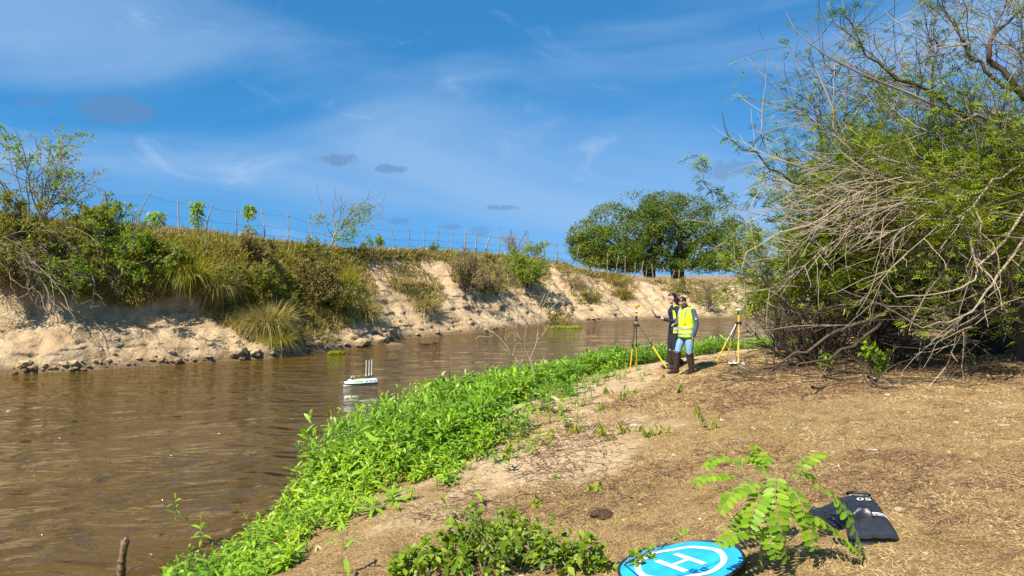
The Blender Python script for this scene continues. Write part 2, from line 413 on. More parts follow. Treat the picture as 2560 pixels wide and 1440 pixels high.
DC = np.interp(X0, [-40, -16, -10, -6, 0, 6, 10, 30], [4.5, 4.3, 4.4, 5.0, 5.4, 5.6, 6.2, 7.0])                                          # crest behind the waterline
tt = np.concatenate([[-0.45, -0.2, -0.08], np.linspace(0, 1, 84)])
cut = np.interp(X0, [-40, -12, -8, -5, 30], [1, 1, 0.75, 0, 0])[:, None]         # undercut on the left, open slope on the right
prof_cut = np.interp(tt, [-0.45, -0.08, 0, 0.1, 0.3, 0.47, 0.53, 0.60, 0.78, 1.0], [-0.42, -0.08, 0, 0.10, 0.23, 0.30, 0.36, 0.68, 0.90, 1.0])
prof_open = np.interp(tt, [-0.45, -0.08, 0, 0.08, 0.25, 0.5, 0.72, 0.86, 0.95, 1.0], [-0.42, -0.08, 0, 0.07, 0.2, 0.46, 0.70, 0.86, 0.98, 1.0])
H = (cut * prof_cut[None] + (1 - cut) * prof_open[None]) * HC[:, None]
S = cols[:, None] + 0 * tt[None]; Tt = tt[None] + 0 * cols[:, None]
win = np.clip(Tt * 6, 0, 1) * np.clip((1 - Tt) * 5, 0, 1)
ridge = 1 - np.abs(fbm(S * 0.33, Tt * 0.8 + 2, 3, 51)) * 2                       # gullies and spurs running down the slope
offs = win * (0.75 * (ridge - 0.55) * (1 - 0.45 * cut) + 0.22 * fbm(S * 1.4, Tt * 5, 4, 61)) + 0.16 * fbm(S * 1.1, Tt * 0 + 3, 3, 66) * np.clip(1 - Tt * 3, 0, 1)
lump = np.abs(vnoise(S * 2.1, Tt * 9, 71)) * 0.16 + np.abs(vnoise(S * 4.6, Tt * 19, 72)) * 0.09 + np.abs(vnoise(S * 9, Tt * 36, 73)) * 0.035
offs = offs - lump * np.clip(Tt * 8, 0.25, 1) * np.clip((1 - Tt) * 6, 0, 1)
strata = (H * 1.55 + 0.35 * fbm(S * 0.5, Tt * 2, 3, 77)) % 1.0
offs = offs + win * (0.09 * (strata - .5) * np.clip(.6 + fbm(S * .8, Tt * 3, 2, 78), 0, 1)) - 0.07 * np.abs(fbm(S * 6.5, Tt * 26, 3, 79)) * win
Hn = H + win * (0.12 * fbm(S * 1.8, Tt * 6, 4, 81)) + 0.10 * fbm(S * 0.5, Tt, 3, 91) * np.clip(Tt * 2, 0, 1)
PX = WP[:, 0:1] + NRM[:, 0:1] * (DC[:, None] * Tt + offs); PY = WP[:, 1:2] + NRM[:, 1:2] * (DC[:, None] * Tt + offs)
PZ = WZ + Hn
# plateau behind the crest, out to the horizon
ext = np.array([0.25, 0.6, 1.0, 1.5, 2.2, 3.0, 4.2, 6, 8.5, 12, 17, 24, 36, 60, 110, 220, 500, 1200, 3000, 6000])
EX = WP[:, 0:1] + NRM[:, 0:1] * (DC[:, None] + ext[None]); EY = WP[:, 1:2] + NRM[:, 1:2] * (DC[:, None] + ext[None])
EZ = PZ[:, -1:] + (np.clip(ext, 0, 30) * 0.006)[None] + 0.05 * fbm(EX * 0.7, EY * 0.7, 3, 95)
lev = WZ + 4.6 + 0 * EX; lev = np.where(EX > 6, WZ + 3.2 + 0.0 * EX, lev)
bl = np.clip((ext - 20) / 60, 0, 1)[None]; EZ = EZ * (1 - bl) + (WZ + np.interp(WP[:, 0], [-20, 3, 9, 16], [4.9, 4.7, 3.4, 3.1]))[:, None] * bl
FX = np.concatenate([PX, EX], 1); FY = np.concatenate([PY, EY], 1); FZ = np.concatenate([PZ, EZ], 1)
nc, nr = FX.shape
ii = np.arange(nc * nr).reshape(nc, nr)
fq = np.stack([ii[:-1, :-1], ii[1:, :-1], ii[1:, 1:], ii[:-1, 1:]], -1).reshape(-1, 4)
up_ = np.concatenate([np.clip(Tt, 0, 1), 1 + 0 * EX], 1)
FV = np.stack([FX, FY, FZ], -1).reshape(-1, 3)
mb = MB(); mb.add(FV, quads=fq, rnd=up_.ravel())
def clay_mat():
    m, ns, ls, b = new_mat('far_clay')
    g = ns.new('ShaderNodeNewGeometry'); at = ns.new('ShaderNodeAttribute'); at.attribute_name = 'rnd'
    sep = ns.new('ShaderNodeSeparateXYZ'); ls.new(g.outputs['Position'], sep.inputs[0])
    def noise(scale, det=5, rough=0.6, dist=0.0, sc=None):
        n = ns.new('ShaderNodeTexNoise'); n.inputs['Scale'].default_value = scale; n.inputs['Detail'].default_value = det; n.inputs['Roughness'].default_value = rough; n.inputs['Distortion'].default_value = dist
        if sc:
            mp_ = ns.new('ShaderNodeMapping'); mp_.inputs['Scale'].default_value = sc; ls.new(g.outputs['Position'], mp_.inputs[0]); ls.new(mp_.outputs[0], n.inputs['Vector'])
        else: ls.new(g.outputs['Position'], n.inputs['Vector'])
        return n.outputs['Fac']
    def mix(f, a, b_):
        x = ns.new('ShaderNodeMixRGB')
        for i, v in ((0, f), (1, a), (2, b_)):
            if isinstance(v, (tuple, float)): x.inputs[i].default_value = v if isinstance(v, float) else (*v, 1)
            else: ls.new(v, x.inputs[i])
        return x.outputs[0]
    def rng_(v, a, b_, lo=0.0, hi=1.0):
        x = ns.new('ShaderNodeMapRange'); x.interpolation_type = 'SMOOTHSTEP'
        for i, q in enumerate((a, b_, lo, hi)): x.inputs[i + 1].default_value = q
        ls.new(v, x.inputs[0]); return x.outputs[0]
    def madd(a, k, c):
        x = ns.new('ShaderNodeMath'); x.operation = 'MULTIPLY_ADD'; ls.new(a, x.inputs[0]); x.inputs[1].default_value = k
        if isinstance(c, float): x.inputs[2].default_value = c
        else: ls.new(c, x.inputs[2])
        return x.outputs[0]
    mid = noise(1.6, 7, 0.65, 0.5); fine = noise(7, 7, 0.7, 0.3); lay = noise(1.0, 4, 0.6, 0.3, (0.35, 0.35, 3.2)); big = noise(0.35, 4, 0.6)
    c = mix(rng_(mid, .38, .66), (.50, .375, .225), (.34, .235, .13))
    c = mix(rng_(lay, .48, .66, 0, .55), c, (.44, .29, .15))
    c = mix(rng_(fine, .52, .70, 0, .75), c, (.17, .11, .06))
    # darker topsoil under the crest, matted dry grass on the plateau
    top = madd(mid, 0.35, at.outputs['Fac'])
    c = mix(rng_(top, .90, 1.12, 0, .75), c, (.20, .135, .08))
    c = mix(rng_(top, 1.12, 1.22), c, mix(rng_(fine, .4, .65), (.235, .185, .065), (.27, .19, .09)))
    # damp foot where the river wets it
    wet = madd(mid, -0.35, sep.outputs[2])
    c = mix(rng_(wet, -1.62, -1.32, 0.8, 0.0), c, (.13, .085, .045))
    ls.new(c, b.inputs['Base Color']); b.inputs['Roughness'].default_value = 0.95; b.inputs['Specular IOR Level'].default_value = 0.1
    bp = ns.new('ShaderNodeBump'); bp.inputs['Strength'].default_value = 0.9; bp.inputs['Distance'].default_value = 0.16
    ls.new(madd(fine, 0.6, mid), bp.inputs['Height']); ls.new(bp.outputs[0], b.inputs['Normal'])
    return m
far_o = mb.build('far_riverbank', clay_mat(), smooth=True)
tag(far_o, 'eroded pale clay far bank with a dry grassy plateau', kind='structure')

FAR_BVH = BVHTree.FromPolygons([tuple(p) for p in FV], [tuple(q) for q in fq.tolist()])
_nv = np.stack([GX, GY, GZ], -1).reshape(-1, 3)
NEAR_BVH = BVHTree.FromPolygons([tuple(p) for p in _nv], [tuple(q) for q in quads.tolist()])
def hit(px, py, bvh):
    h = bvh.ray_cast(Vector(CAM), Vector(ray(px, py)))
    return (None, None) if h[0] is None else (np.array(h[0]), np.array(h[1]))
def far_at(px, py):
    p, n = hit(px, py, FAR_BVH); return p
def near_at(px, py):
    p, n = hit(px, py, NEAR_BVH); return p
def near_ft(px, py):
    """like near_at, moved down the picture until it meets the near bank"""
    while near_at(px, py) is None or near_at(px, py)[1] > 22: py += 1
    return near_at(px, py)
def far_z(x, y):
    h = FAR_BVH.ray_cast(Vector((x, y, 50)), Vector((0, 0, -1)))
    return h[0][2] if h[0] is not None else WZ
def near_z(x, y):
    h = NEAR_BVH.ray_cast(Vector((x, y, 20)), Vector((0, 0, -1)))
    return h[0][2] if h[0] is not None else float(near_h(x, y))

# ---- the river
def water_mat():
    m, ns, ls, b = new_mat('muddy_water')
    g = ns.new('ShaderNodeNewGeometry')
    mp_ = ns.new('ShaderNodeMapping'); mp_.inputs['Rotation'].default_value = (0, 0, math.radians(20)); mp_.inputs['Scale'].default_value = (0.55, 1.35, 1); ls.new(g.outputs['Position'], mp_.inputs[0])
    def noise(scale, det, rough, dist=0.0, vec=None):
        n = ns.new('ShaderNodeTexNoise'); n.inputs['Scale'].default_value = scale; n.inputs['Detail'].default_value = det; n.inputs['Roughness'].default_value = rough; n.inputs['Distortion'].default_value = dist
        ls.new(vec or mp_.outputs[0], n.inputs['Vector']); return n.outputs['Fac']
    silt = noise(0.25, 4, 0.6, 0.5, g.outputs['Position'])
    rp = ramp_node(ns, [(.066, .037, .004), (.088, .051, .008)], [.35, .65]); ls.new(silt, rp.inputs[0]); ls.new(rp.outputs[0], b.inputs['Base Color'])
    b.inputs['Roughness'].default_value = 0.045; b.inputs['IOR'].default_value = 1.33; b.inputs['Specular IOR Level'].default_value = 0.65
    b1 = ns.new('ShaderNodeBump'); b1.inputs['Strength'].default_value = 1.0; b1.inputs['Distance'].default_value = 0.42; ls.new(noise(1.0, 2, 0.5, 1.0), b1.inputs['Height'])
    b2 = ns.new('ShaderNodeBump'); b2.inputs['Strength'].default_value = 1.0; b2.inputs['Distance'].default_value = 0.085; ls.new(noise(2.9, 3, 0.5, 1.2), b2.inputs['Height']); ls.new(b1.outputs[0], b2.inputs['Normal'])
    ls.new(b2.outputs[0], b.inputs['Normal'])
    return m
wx = np.concatenate([np.linspace(-110, -22, 30), np.arange(-21.5, 12, 0.42), np.linspace(12.2, 60, 40), np.linspace(62, 290, 30)])
wy = np.concatenate([np.linspace(-40, 3, 20), np.arange(3.2, 34, 0.42), np.linspace(34.3, 60, 40), np.linspace(62, 100, 15)])
AX, AY = np.meshgrid(wx, wy)
AZ = WZ + 0.014 * fbm(AX * 0.9 + AY * 0.35, AY * 1.7 - AX * 0.3, 3, 101) * np.clip((AY - 2) / 3, 0, 1)
ii = np.arange(AX.size).reshape(AX.shape)
wq = np.stack([ii[:-1, :-1], ii[:-1, 1:], ii[1:, 1:], ii[1:, :-1]], -1).reshape(-1, 4)
mb = MB(); mb.add(np.stack([AX, AY, AZ], -1), quads=wq)
river = mb.build('river', water_mat(), smooth=True)
tag(river, 'wide muddy brown river with small ripples', kind='structure')
# ================================================================== THINGS ON THE FAR BANK
M = {}
M['twig_pale'] = leaf_mat('twig_pale', [(.24, .19, .13), (.37, .30, .21), (.28, .21, .14)], trans=0, rough=.85, spec=.1)
M['twig_grey'] = leaf_mat('twig_grey', [(.15, .12, .09), (.27, .22, .165), (.20, .15, .10)], trans=0, rough=.85, spec=.1)
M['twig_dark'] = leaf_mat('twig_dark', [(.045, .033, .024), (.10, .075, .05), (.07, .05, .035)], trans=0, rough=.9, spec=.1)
M['post_wood'] = leaf_mat('post_wood', [(.20, .15, .10), (.36, .29, .20), (.27, .21, .15)], trans=0, rough=.9, spec=.1)
M['green'] = leaf_mat('green_leaf', [(.11, .18, .006), (.21, .31, .010), (.34, .42, .018)], trans=.4)
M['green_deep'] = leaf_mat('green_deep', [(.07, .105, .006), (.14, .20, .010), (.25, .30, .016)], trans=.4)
M['green_olive'] = leaf_mat('green_olive', [(.11, .125, .008), (.22, .23, .013), (.35, .33, .025)], trans=.4)
M['green_brown'] = leaf_mat('green_brown', [(.17, .12, .035), (.27, .19, .06), (.23, .20, .025), (.30, .28, .03)], trans=.35)
M['grass_yellow'] = leaf_mat('grass_yellow', [(.18, .20, .012), (.32, .31, .025), (.44, .37, .07)], trans=.3)
M['grass_mixed'] = leaf_mat('grass_mixed', [(.12, .13, .012), (.25, .22, .035), (.38, .29, .10), (.46, .35, .16)], trans=.25)
M['grass_dry'] = leaf_mat('grass_dry', [(.24, .16, .07), (.40, .29, .13), (.52, .40, .21)], trans=.2)
M['tree_leaf'] = leaf_mat('tree_leaf', [(.055, .09, .007), (.11, .155, .010), (.19, .225, .018)], trans=.3)
M['bush_leaf'] = M['green']

def shrub(name, label, cat, base, w, h, stems=9, twigs=90, leaves=1500, ll=.11, lw=.05, leaf='green', bark='twig_grey', lean=(0, 0, 0), spread=1.0, group=None, leaf_from=0.25, feather=False, low=.2, leaf_zmin=None, sub=3, rad=.022, up=.06, flat=1.0):
    """a bush: stems from the foot, forking twigs and many single leaves"""
    base = np.asarray(base, float)
    t = thing(name, label, cat, base, group)
    az = R.uniform(0, 2 * np.pi, stems); el = np.radians(R.uniform(28, 85, stems))
    D = np.stack([np.cos(az) * np.cos(el) * spread * w / h, np.sin(az) * np.cos(el) * spread * w / h * flat, np.sin(el)], -1) + np.asarray(lean)
    ln = h * R.uniform(.75, 1.1, stems)
    P = grow(base + R.normal(size=(stems, 3)) * [w * .05, w * .05, 0], D, ln, 8, .13, (0, 0, up))
    mb = MB(); tubes(mb, P, taper(stems, 9, rad * h / 2, rad * h / 9), 4)
    mb.build('stem', M[bark], t, base)
    _, p, tg_, tt_ = along(P, twigs, low, .98)
    Q = grow(p, fork(tg_, 20, 65), h * R.uniform(.18, .45, twigs) * (1.15 - .5 * tt_), 5, .17, (0, 0, up * .6))
    mb = MB(); tubes(mb, Q, taper(twigs, 6, .010 + .002 * h, .005), 3)
    if sub:
        _, p2, tg2, _ = along(Q, twigs * sub, .2, 1)
        Q2 = grow(p2, fork(tg2, 20, 60), h * R.uniform(.06, .18, twigs * sub), 3, .2, (0, 0, 0))
        tubes(mb, Q2, taper(len(Q2), 4, .007, .004), 3)
    tag(mb.build('twig', M[bark], t, base), kind='stuff')
    if leaves:
        src = Q2 if sub else Q
        src = src[np.argsort(R.random(len(src)))[:max(4, int(len(src) * (1 - leaf_from)))]]
        _, p3, tg3, _ = along(src, leaves, .1, 1.0)
        if leaf_zmin is not None: kz = p3[:, 2] > base[2] + leaf_zmin; p3 = p3[kz]; tg3 = tg3[kz]; leaves = len(p3)
        mb = MB()
        d3 = unit(tg3 * .5 + rand_unit(leaves) + np.array([0, 0, -.1]))
        if feather: feathers(mb, p3 + R.normal(size=(leaves, 3)) * .02, d3, ll * R.uniform(.7, 1.3, leaves), pairs=4, pin=.5, wid=.2)
        else: diamonds(mb, p3 + R.normal(size=(leaves, 3)) * .03, d3, ll * R.uniform(.7, 1.35, leaves), lw * R.uniform(.7, 1.3, leaves), nrm=unit(rand_unit(leaves) + np.array([-.2, -.2, .8])))
        mb.build('foliage', M[leaf], t, base)
    return t
def tussock(name, label, base, w, h, n=420, mat='grass_mixed', lean=(0, 0, 0), group=None, wid=.022, droop=.8):
    base = np.asarray(base, float)
    mb = MB(); az = R.uniform(0, 2 * np.pi, n); rr = np.sqrt(R.random(n)) * w * .32
    b = base + np.stack([np.cos(az) * rr, np.sin(az) * rr, -0.05 + 0 * rr], -1)
    out = R.uniform(.1, .9, n) * w / h
    D = np.stack([np.cos(az) * out, np.sin(az) * out, 1 + 0 * az], -1) + R.normal(size=(n, 3)) * .22 + np.asarray(lean)
    strips(mb, b, D, h * R.uniform(.55, 1.15, n), wid * R.uniform(.6, 1.3, n), droop * R.uniform(.3, 1.5, n), prof=(.7, 1, .8, .45, 0))
    o = mb.build(name, M[mat], None, base); o.location = tuple(base)
    return tag(o, label, 'grass', group)

def fp(px, py, dn=0.0):
    """foot of something on the far bank seen at this pixel; if the ray passes over the crest, the ground below the ray at a fallback depth"""
    p = far_at(px, py)
    if p is None or p[1] > 66: 
        Y = np.interp(px, [0, 300, 720, 1020, 1226, 1440, 1700], [28, 30.5, 36, 45.5, 51, 57, 64]); q = U(px, py, Y); p = np.array([q[0], q[1], far_z(q[0], q[1])])
    return p - np.array([0, 0, dn])

# ---- wild grass over the bank, one uncountable mass
def poly_points(poly, n):
    poly = np.asarray(poly, float); lo = poly.min(0); hi = poly.max(0); out = []
    while len(out) < n:
        c = R.uniform(lo, hi)
        j = len(poly) - 1; ins = False
        for i in range(len(poly)):
            if (poly[i, 1] > c[1]) != (poly[j, 1] > c[1]) and c[0] < (poly[j, 0] - poly[i, 0]) * (c[1] - poly[i, 1]) / (poly[j, 1] - poly[i, 1]) + poly[i, 0]: ins = not ins
            j = i
        if ins: out.append(c)
    return np.array(out)
def grass_mass(name, label, polys, mat, per=7, hh=(.3, .75), wid=.032, spread=.35, dens=1.0):
    mb = MB(); B = []; NN = []
    for poly, n in polys:
        for c in poly_points(poly, int(n * dens)):
            p, nn = hit(c[0], c[1], FAR_BVH)
            if p is not None and p[1] < 75 and p[2] > WZ + .15: B.append(p); NN.append(nn)
    B = np.array(B); NN = np.array(NN); NN = np.where(NN[:, 2:3] < 0, -NN, NN)
    k = len(B)
    B = np.repeat(B, per, 0) + R.normal(size=(k * per, 3)) * [.09, .09, .02]
    up = np.repeat(NN, per, 0) * .35 + np.array([0, 0, 1.0])
    D = up + R.normal(size=(k * per, 3)) * spread
    hgt = np.repeat(R.uniform(hh[0], hh[1], k), per) * R.uniform(.6, 1.2, k * per)
    sc = np.clip(B[:, 1] / 32, .9, 1.8)
    strips(mb, B - np.array([0, 0, .03]), D, hgt, wid * sc * R.uniform(.6, 1.2, k * per), R.uniform(.2, .9, k * per), prof=(.85, .95, 0), rnd=np.clip(np.repeat(R.random(k), per) * .7 + R.random(k * per) * .3, 0, 1))
    return tag(mb.build(name, M[mat]), label, kind='stuff')
grass_mass('bank_grass', 'mixed green and straw grass matting the upper far bank', [
    ([(0, 545), (330, 560), (600, 590), (900, 625), (940, 720), (930, 790), (850, 780), (760, 830), (620, 820), (560, 760), (460, 730), (330, 770), (200, 740), (0, 720)], 7000),
    ([(900, 622), (1140, 630), (1150, 655), (1000, 650), (900, 650)], 420), ([(1110, 628), (1380, 634), (1370, 700), (1220, 740), (1130, 700)], 900),
    ([(1380, 640), (1500, 655), (1580, 690), (1570, 715), (1480, 690), (1390, 680)], 420), ([(1040, 700), (1110, 720), (1100, 770), (1030, 760)], 70), ([(1430, 735), (1500, 735), (1500, 765), (1430, 760)], 60),
    ([(560, 800), (760, 840), (850, 850), (780, 870), (640, 850)], 130), ([(1360, 775), (1430, 790), (1420, 812), (1370, 805)], 60)], 'grass_mixed')
grass_mass('dry_bank_grass', 'brown dead grass on the crest of the far bank', [
    ([(300, 560), (600, 588), (860, 614), (1130, 622), (1420, 640), (1560, 674), (1560, 690), (1400, 655), (1130, 640), (860, 640), (600, 625), (330, 590)], 1300),
    ([(1450, 660), (1560, 690), (1600, 720), (1560, 750), (1480, 720)], 160), ([(1600, 700), (1830, 705), (1830, 770), (1740, 760), (1620, 710)], 420), ([(560, 600), (800, 620), (860, 760), (620, 700)], 500)], 'green_brown', hh=(.2, .5))
grass_mass('yellow_bank_grass', 'yellow green grass on the middle of the overgrown far bank', [([(380, 600), (560, 600), (840, 640), (900, 700), (880, 780), (700, 800), (600, 760), (480, 730), (390, 700)], 2600), ([(0, 550), (330, 565), (420, 620), (400, 690), (200, 680), (0, 640)], 1100)], 'grass_yellow', hh=(.3, .7))
grass_mass('draping_bank_grass', 'straw and green grass draping down towards the pale ledge', [([(450, 720), (560, 740), (900, 760), (900, 800), (840, 830), (760, 855), (620, 850), (540, 800)], 1500), ([(940, 650), (1040, 660), (1110, 720), (1100, 770), (1010, 740), (950, 700)], 260)], 'grass_mixed', hh=(.3, .65))
# field behind the crest
grass_mass('field_grass', 'pale dry grass on the field behind the far bank', [([(1000, 600), (1420, 630), (1420, 640), (1000, 625)], 300), ([(1560, 690), (1900, 692), (1900, 712), (1600, 702)], 500)], 'grass_dry', hh=(.15, .4), wid=.025)

# ---- bushes and tussocks
SH = [
 # name, label, foot px, foot py, width px, height px, options
 ('bush', 'tall half bare bush on the far bank crest at the left edge of the picture', 92, 556, 225, 235, dict(stems=13, twigs=150, leaves=2300, ll=.13, lw=.045, leaf='green', spread=.8, leaf_from=.55, rad=.018, up=.03)),
 ('bush', 'low olive bush below the half bare bush at the left edge', 40, 600, 190, 110, dict(stems=14, twigs=150, leaves=2600, leaf='green_olive', leaf_from=.1)),
 ('bush', 'bright green feathery bush hanging over the undercut at the left', 285, 690, 260, 165, dict(stems=16, twigs=230, leaves=5200, ll=.11, lw=.045, leaf='green', leaf_from=.05, lean=(.15, -.2, -.1), up=.0)),
 ('bush', 'small green bush spilling down the bank between undercut and yellow grass', 380, 720, 150, 110, dict(stems=12, twigs=120, leaves=2400, leaf='green', leaf_from=.1, up=0.0)),
 ('bush', 'olive bush on the bank face left of the feathery bush', 130, 660, 200, 120, dict(stems=14, twigs=170, leaves=3000, leaf='green_olive', leaf_from=.1, low=.05)),
 ('bush', 'bright green bush just under the crest below the curved fence post', 345, 640, 190, 85, dict(stems=14, twigs=170, leaves=3200, leaf='green', leaf_from=.05, low=.05)),
 ('bush', 'olive bush hanging on the bank face at the very left edge', 22, 690, 190, 130, dict(stems=16, twigs=190, leaves=3000, leaf='green_olive', leaf_from=.1, low=.03, lean=(.1, -.3, -.2), up=0)),
 ('bush', 'dark green bush hanging in front of the undercut at the left', 185, 725, 190, 110, dict(stems=16, twigs=190, leaves=2800, leaf='green', leaf_from=.1, low=.03, lean=(.1, -.3, -.2), up=0)),
 ('bush', 'yellow green bush high on the bank face left of the yellow grass', 400, 665, 170, 80, dict(stems=14, twigs=160, leaves=3000, leaf='green_olive', leaf_from=.05, low=.05)),
 ('bush', 'olive scrub bush in the middle of the overgrown bank left of the dark brown bush', 640, 735, 180, 100, dict(stems=14, twigs=180, leaves=3000, leaf='green_olive', leaf_from=.05, low=.05)),
 ('bush', 'green scrub bush at the right end of the overgrown bank', 850, 780, 120, 90, dict(stems=14, twigs=160, leaves=2200, leaf='green_olive', leaf_from=.05, low=.05)),
 ('bush', 'green bush at the foot of the first leaning fence posts', 215, 590, 210, 90, dict(stems=12, twigs=140, leaves=2700, leaf='green_olive', leaf_from=.1)),
 ('bush', 'thin leafy bush under the leftmost fence posts', 285, 565, 120, 85, dict(stems=7, twigs=50, leaves=480, leaf='green', ll=.15, lw=.06, leaf_from=.3)),
 ('bush', 'brown olive bush on the crest below the fence, left of the yellow green one', 640, 655, 170, 85, dict(stems=14, twigs=200, leaves=3000, leaf='green_brown', leaf_from=.05)),
 ('bush', 'yellow green bush on the crest right of the brown olive bush', 765, 660, 170, 80, dict(stems=14, twigs=180, leaves=3000, leaf='green_olive', leaf_from=.05)),
 ('bush', 'dark brown bush in the middle of the overgrown bank', 775, 760, 190, 140, dict(stems=16, twigs=260, leaves=3600, leaf='green_brown', leaf_from=.05, bark='twig_dark')),
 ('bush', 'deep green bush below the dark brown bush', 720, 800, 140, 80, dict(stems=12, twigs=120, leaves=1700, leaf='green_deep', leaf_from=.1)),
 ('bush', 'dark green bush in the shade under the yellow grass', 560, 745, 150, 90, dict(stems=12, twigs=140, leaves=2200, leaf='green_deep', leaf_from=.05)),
 ('bush', 'brown twiggy bush on the bare slope left of the large green bush', 1172, 730, 115, 105, dict(stems=15, twigs=260, leaves=2400, leaf='green_brown', leaf_from=.1, ll=.12)),
 ('bush', 'large round green bush standing on the bare far slope', 1312, 730, 150, 105, dict(stems=16, twigs=260, leaves=5200, leaf='green', leaf_from=.02, ll=.15, lw=.06)),
 ('bush', 'dry brown bush between the twiggy bush and the large green bush', 1240, 735, 100, 70, dict(stems=14, twigs=200, leaves=1700, leaf='green_brown', leaf_from=.05)),
 ('bush', 'bare grey twig bush on the crest above the large green bush', 1288, 636, 110, 68, dict(stems=22, twigs=110, leaves=0, spread=.6, up=.1)),
 ('bush', 'small leafy shrub on the crest right of the bare twig bush', 1340, 640, 60, 58, dict(stems=8, twigs=50, leaves=520, leaf='green', ll=.16, lw=.07)),
 ('bush', 'tiny dark shrub on the crest between two fence posts', 1080, 630, 34, 24, dict(stems=8, twigs=30, leaves=330, leaf='green_deep', ll=.12)),
 ('bush', 'low green shrub on the slope left of the people', 1475, 755, 70, 38, dict(stems=9, twigs=60, leaves=500, leaf='green_olive', ll=.14)),
 ('bush', 'grey brown hanging bush at the right end of the pale slope', 1765, 775, 90, 75, dict(stems=12, twigs=140, leaves=1500, leaf='green_brown', ll=.15)),
 ('bush', 'olive bush near the water beside the right bend', 1700, 735, 80, 40, dict(stems=9, twigs=80, leaves=800, leaf='green_olive', ll=.15)),
]
for nm, lb, px, py, wp, hp, kw in SH:
    p = fp(px, py, .08); k = p[1] / FPX; hp = hp * (.78 if 300 < px < 900 else .9)
    shrub(nm, lb, 'bush', p, wp * k * .74, hp * k * 1.08, group='bushes on the far bank', **kw)
for lb, px, py, wp, hp, mat, n in [
    ('tall yellow green grass tussock in the middle of the left bank', 470, 690, 170, 105, 'grass_yellow', 1100),
    ('yellow grass tussock right of the tallest yellow green one', 545, 720, 120, 90, 'grass_mixed', 700),
    ('straw coloured grass tussock hanging down to the pale ledge', 668, 815, 140, 120, 'grass_mixed', 1100),
    ('pale green grass tussock at the lower edge of the overgrown bank', 690, 850, 110, 60, 'grass_yellow', 500),
    ('grass tussock at the right end of the overgrown bank', 918, 790, 80, 80, 'grass_mixed', 620),
    ('upright yellow grass at the edge of the bare slope', 866, 715, 56, 95, 'grass_yellow', 420),
    ('green gold grass clump high on the bare slope', 1000, 715, 75, 60, 'grass_mixed', 420),
    ('green gold grass clump low on the bare slope', 1062, 765, 95, 58, 'grass_mixed', 480),
    ('dry grass clump on the pale spur right of the large bush', 1430, 705, 80, 50, 'grass_dry', 380),
    ('green grass cap on the rounded spur above the people', 1532, 705, 75, 42, 'grass_mixed', 420),
    ('brown grass fringe under the cap of the rounded spur', 1555, 740, 60, 55, 'green_brown', 360),
    ('grass clump at the water edge right of the dead sapling', 1395, 805, 70, 30, 'grass_mixed', 220)]:
    p = fp(px, py); k = p[1] / FPX
    tussock('grass_tussock', lb, p, wp * k * .8, hp * k, n=int(n * 1.4), mat=mat, group='grass tussocks on the far bank', wid=.020 * max(1, p[1] / 34), lean=(.1, -.25, 0))

# ---- half bare tree on the crest
p = fp(826, 616, .1); k = p[1] / FPX
t = thing('small_tree', 'small half bare tree leaning on the far bank crest beside the fence', 'tree', p)
trunk = smooth_line([p, U(838, 585, p[1]), U(862, 560, p[1] + .1), U(880, 530, p[1] + .3)], 9)
lims = [trunk] + [smooth_line([trunk[i], U(x1, y1, p[1] + dz_), U(x2, y2, p[1] + dz2)], 9) for i, x1, y1, dz_, x2, y2, dz2 in
        [(2, 815, 560, -.3, 798, 495, -.2), (3, 850, 540, .5, 855, 478, .6), (4, 880, 530, -.4, 930, 490, -.6), (5, 905, 530, .3, 950, 512, .5), (2, 800, 580, .5, 790, 540, .9), (3, 832, 540, .2, 838, 500, .3), (4, 900, 555, -.5, 950, 545, -.9)]]
mb = MB(); tubes(mb, np.array([lims[0]]), taper(1, 9, .055, .02), 6); mb.build('trunk', M['twig_pale'], t, p)
mb = MB(); tubes(mb, np.array(lims[1:]), taper(len(lims) - 1, 9, .026, .008), 4)
_, q, tg_, _ = along(np.array(lims), 110, .3, 1); Q = grow(q, fork(tg_, 20, 60), R.uniform(.3, .9, 110), 5, .15, (0, 0, .05)); tubes(mb, Q, taper(110, 6, .009, .005), 3)
_, q, tg_, _ = along(Q, 220, .2, 1); Q2 = grow(q, fork(tg_, 20, 60), R.uniform(.12, .35, 220), 3, .2); tubes(mb, Q2, taper(220, 4, .006, .004), 3)
mb.build('branch', M['twig_grey'], t, p)
cl = np.array([U(880, 560, p[1]), U(905, 545, p[1] - .3), U(850, 590, p[1]), U(870, 600, p[1] - .2), U(800, 545, p[1]), U(890, 525, p[1]), U(915, 520, p[1]), U(880, 580, p[1] - .3), U(860, 560, p[1])])
c = cl[R.integers(0, len(cl), 900)] + R.normal(size=(900, 3)) * [.22, .22, .17]
mb = MB(); diamonds(mb, c, rand_unit(900) + np.array([0, 0, -.3]), R.uniform(.11, .2, 900), R.uniform(.04, .07, 900)); mb.build('foliage', M['green'], t, p)
p = fp(940, 612, .1); shrub('sapling', 'arching leafy sapling right of the half bare tree on the crest', 'sapling', p, 1.7, 1.1, stems=5, twigs=30, leaves=420, leaf='green', ll=.16, lw=.065, lean=(.3, 0, 0))
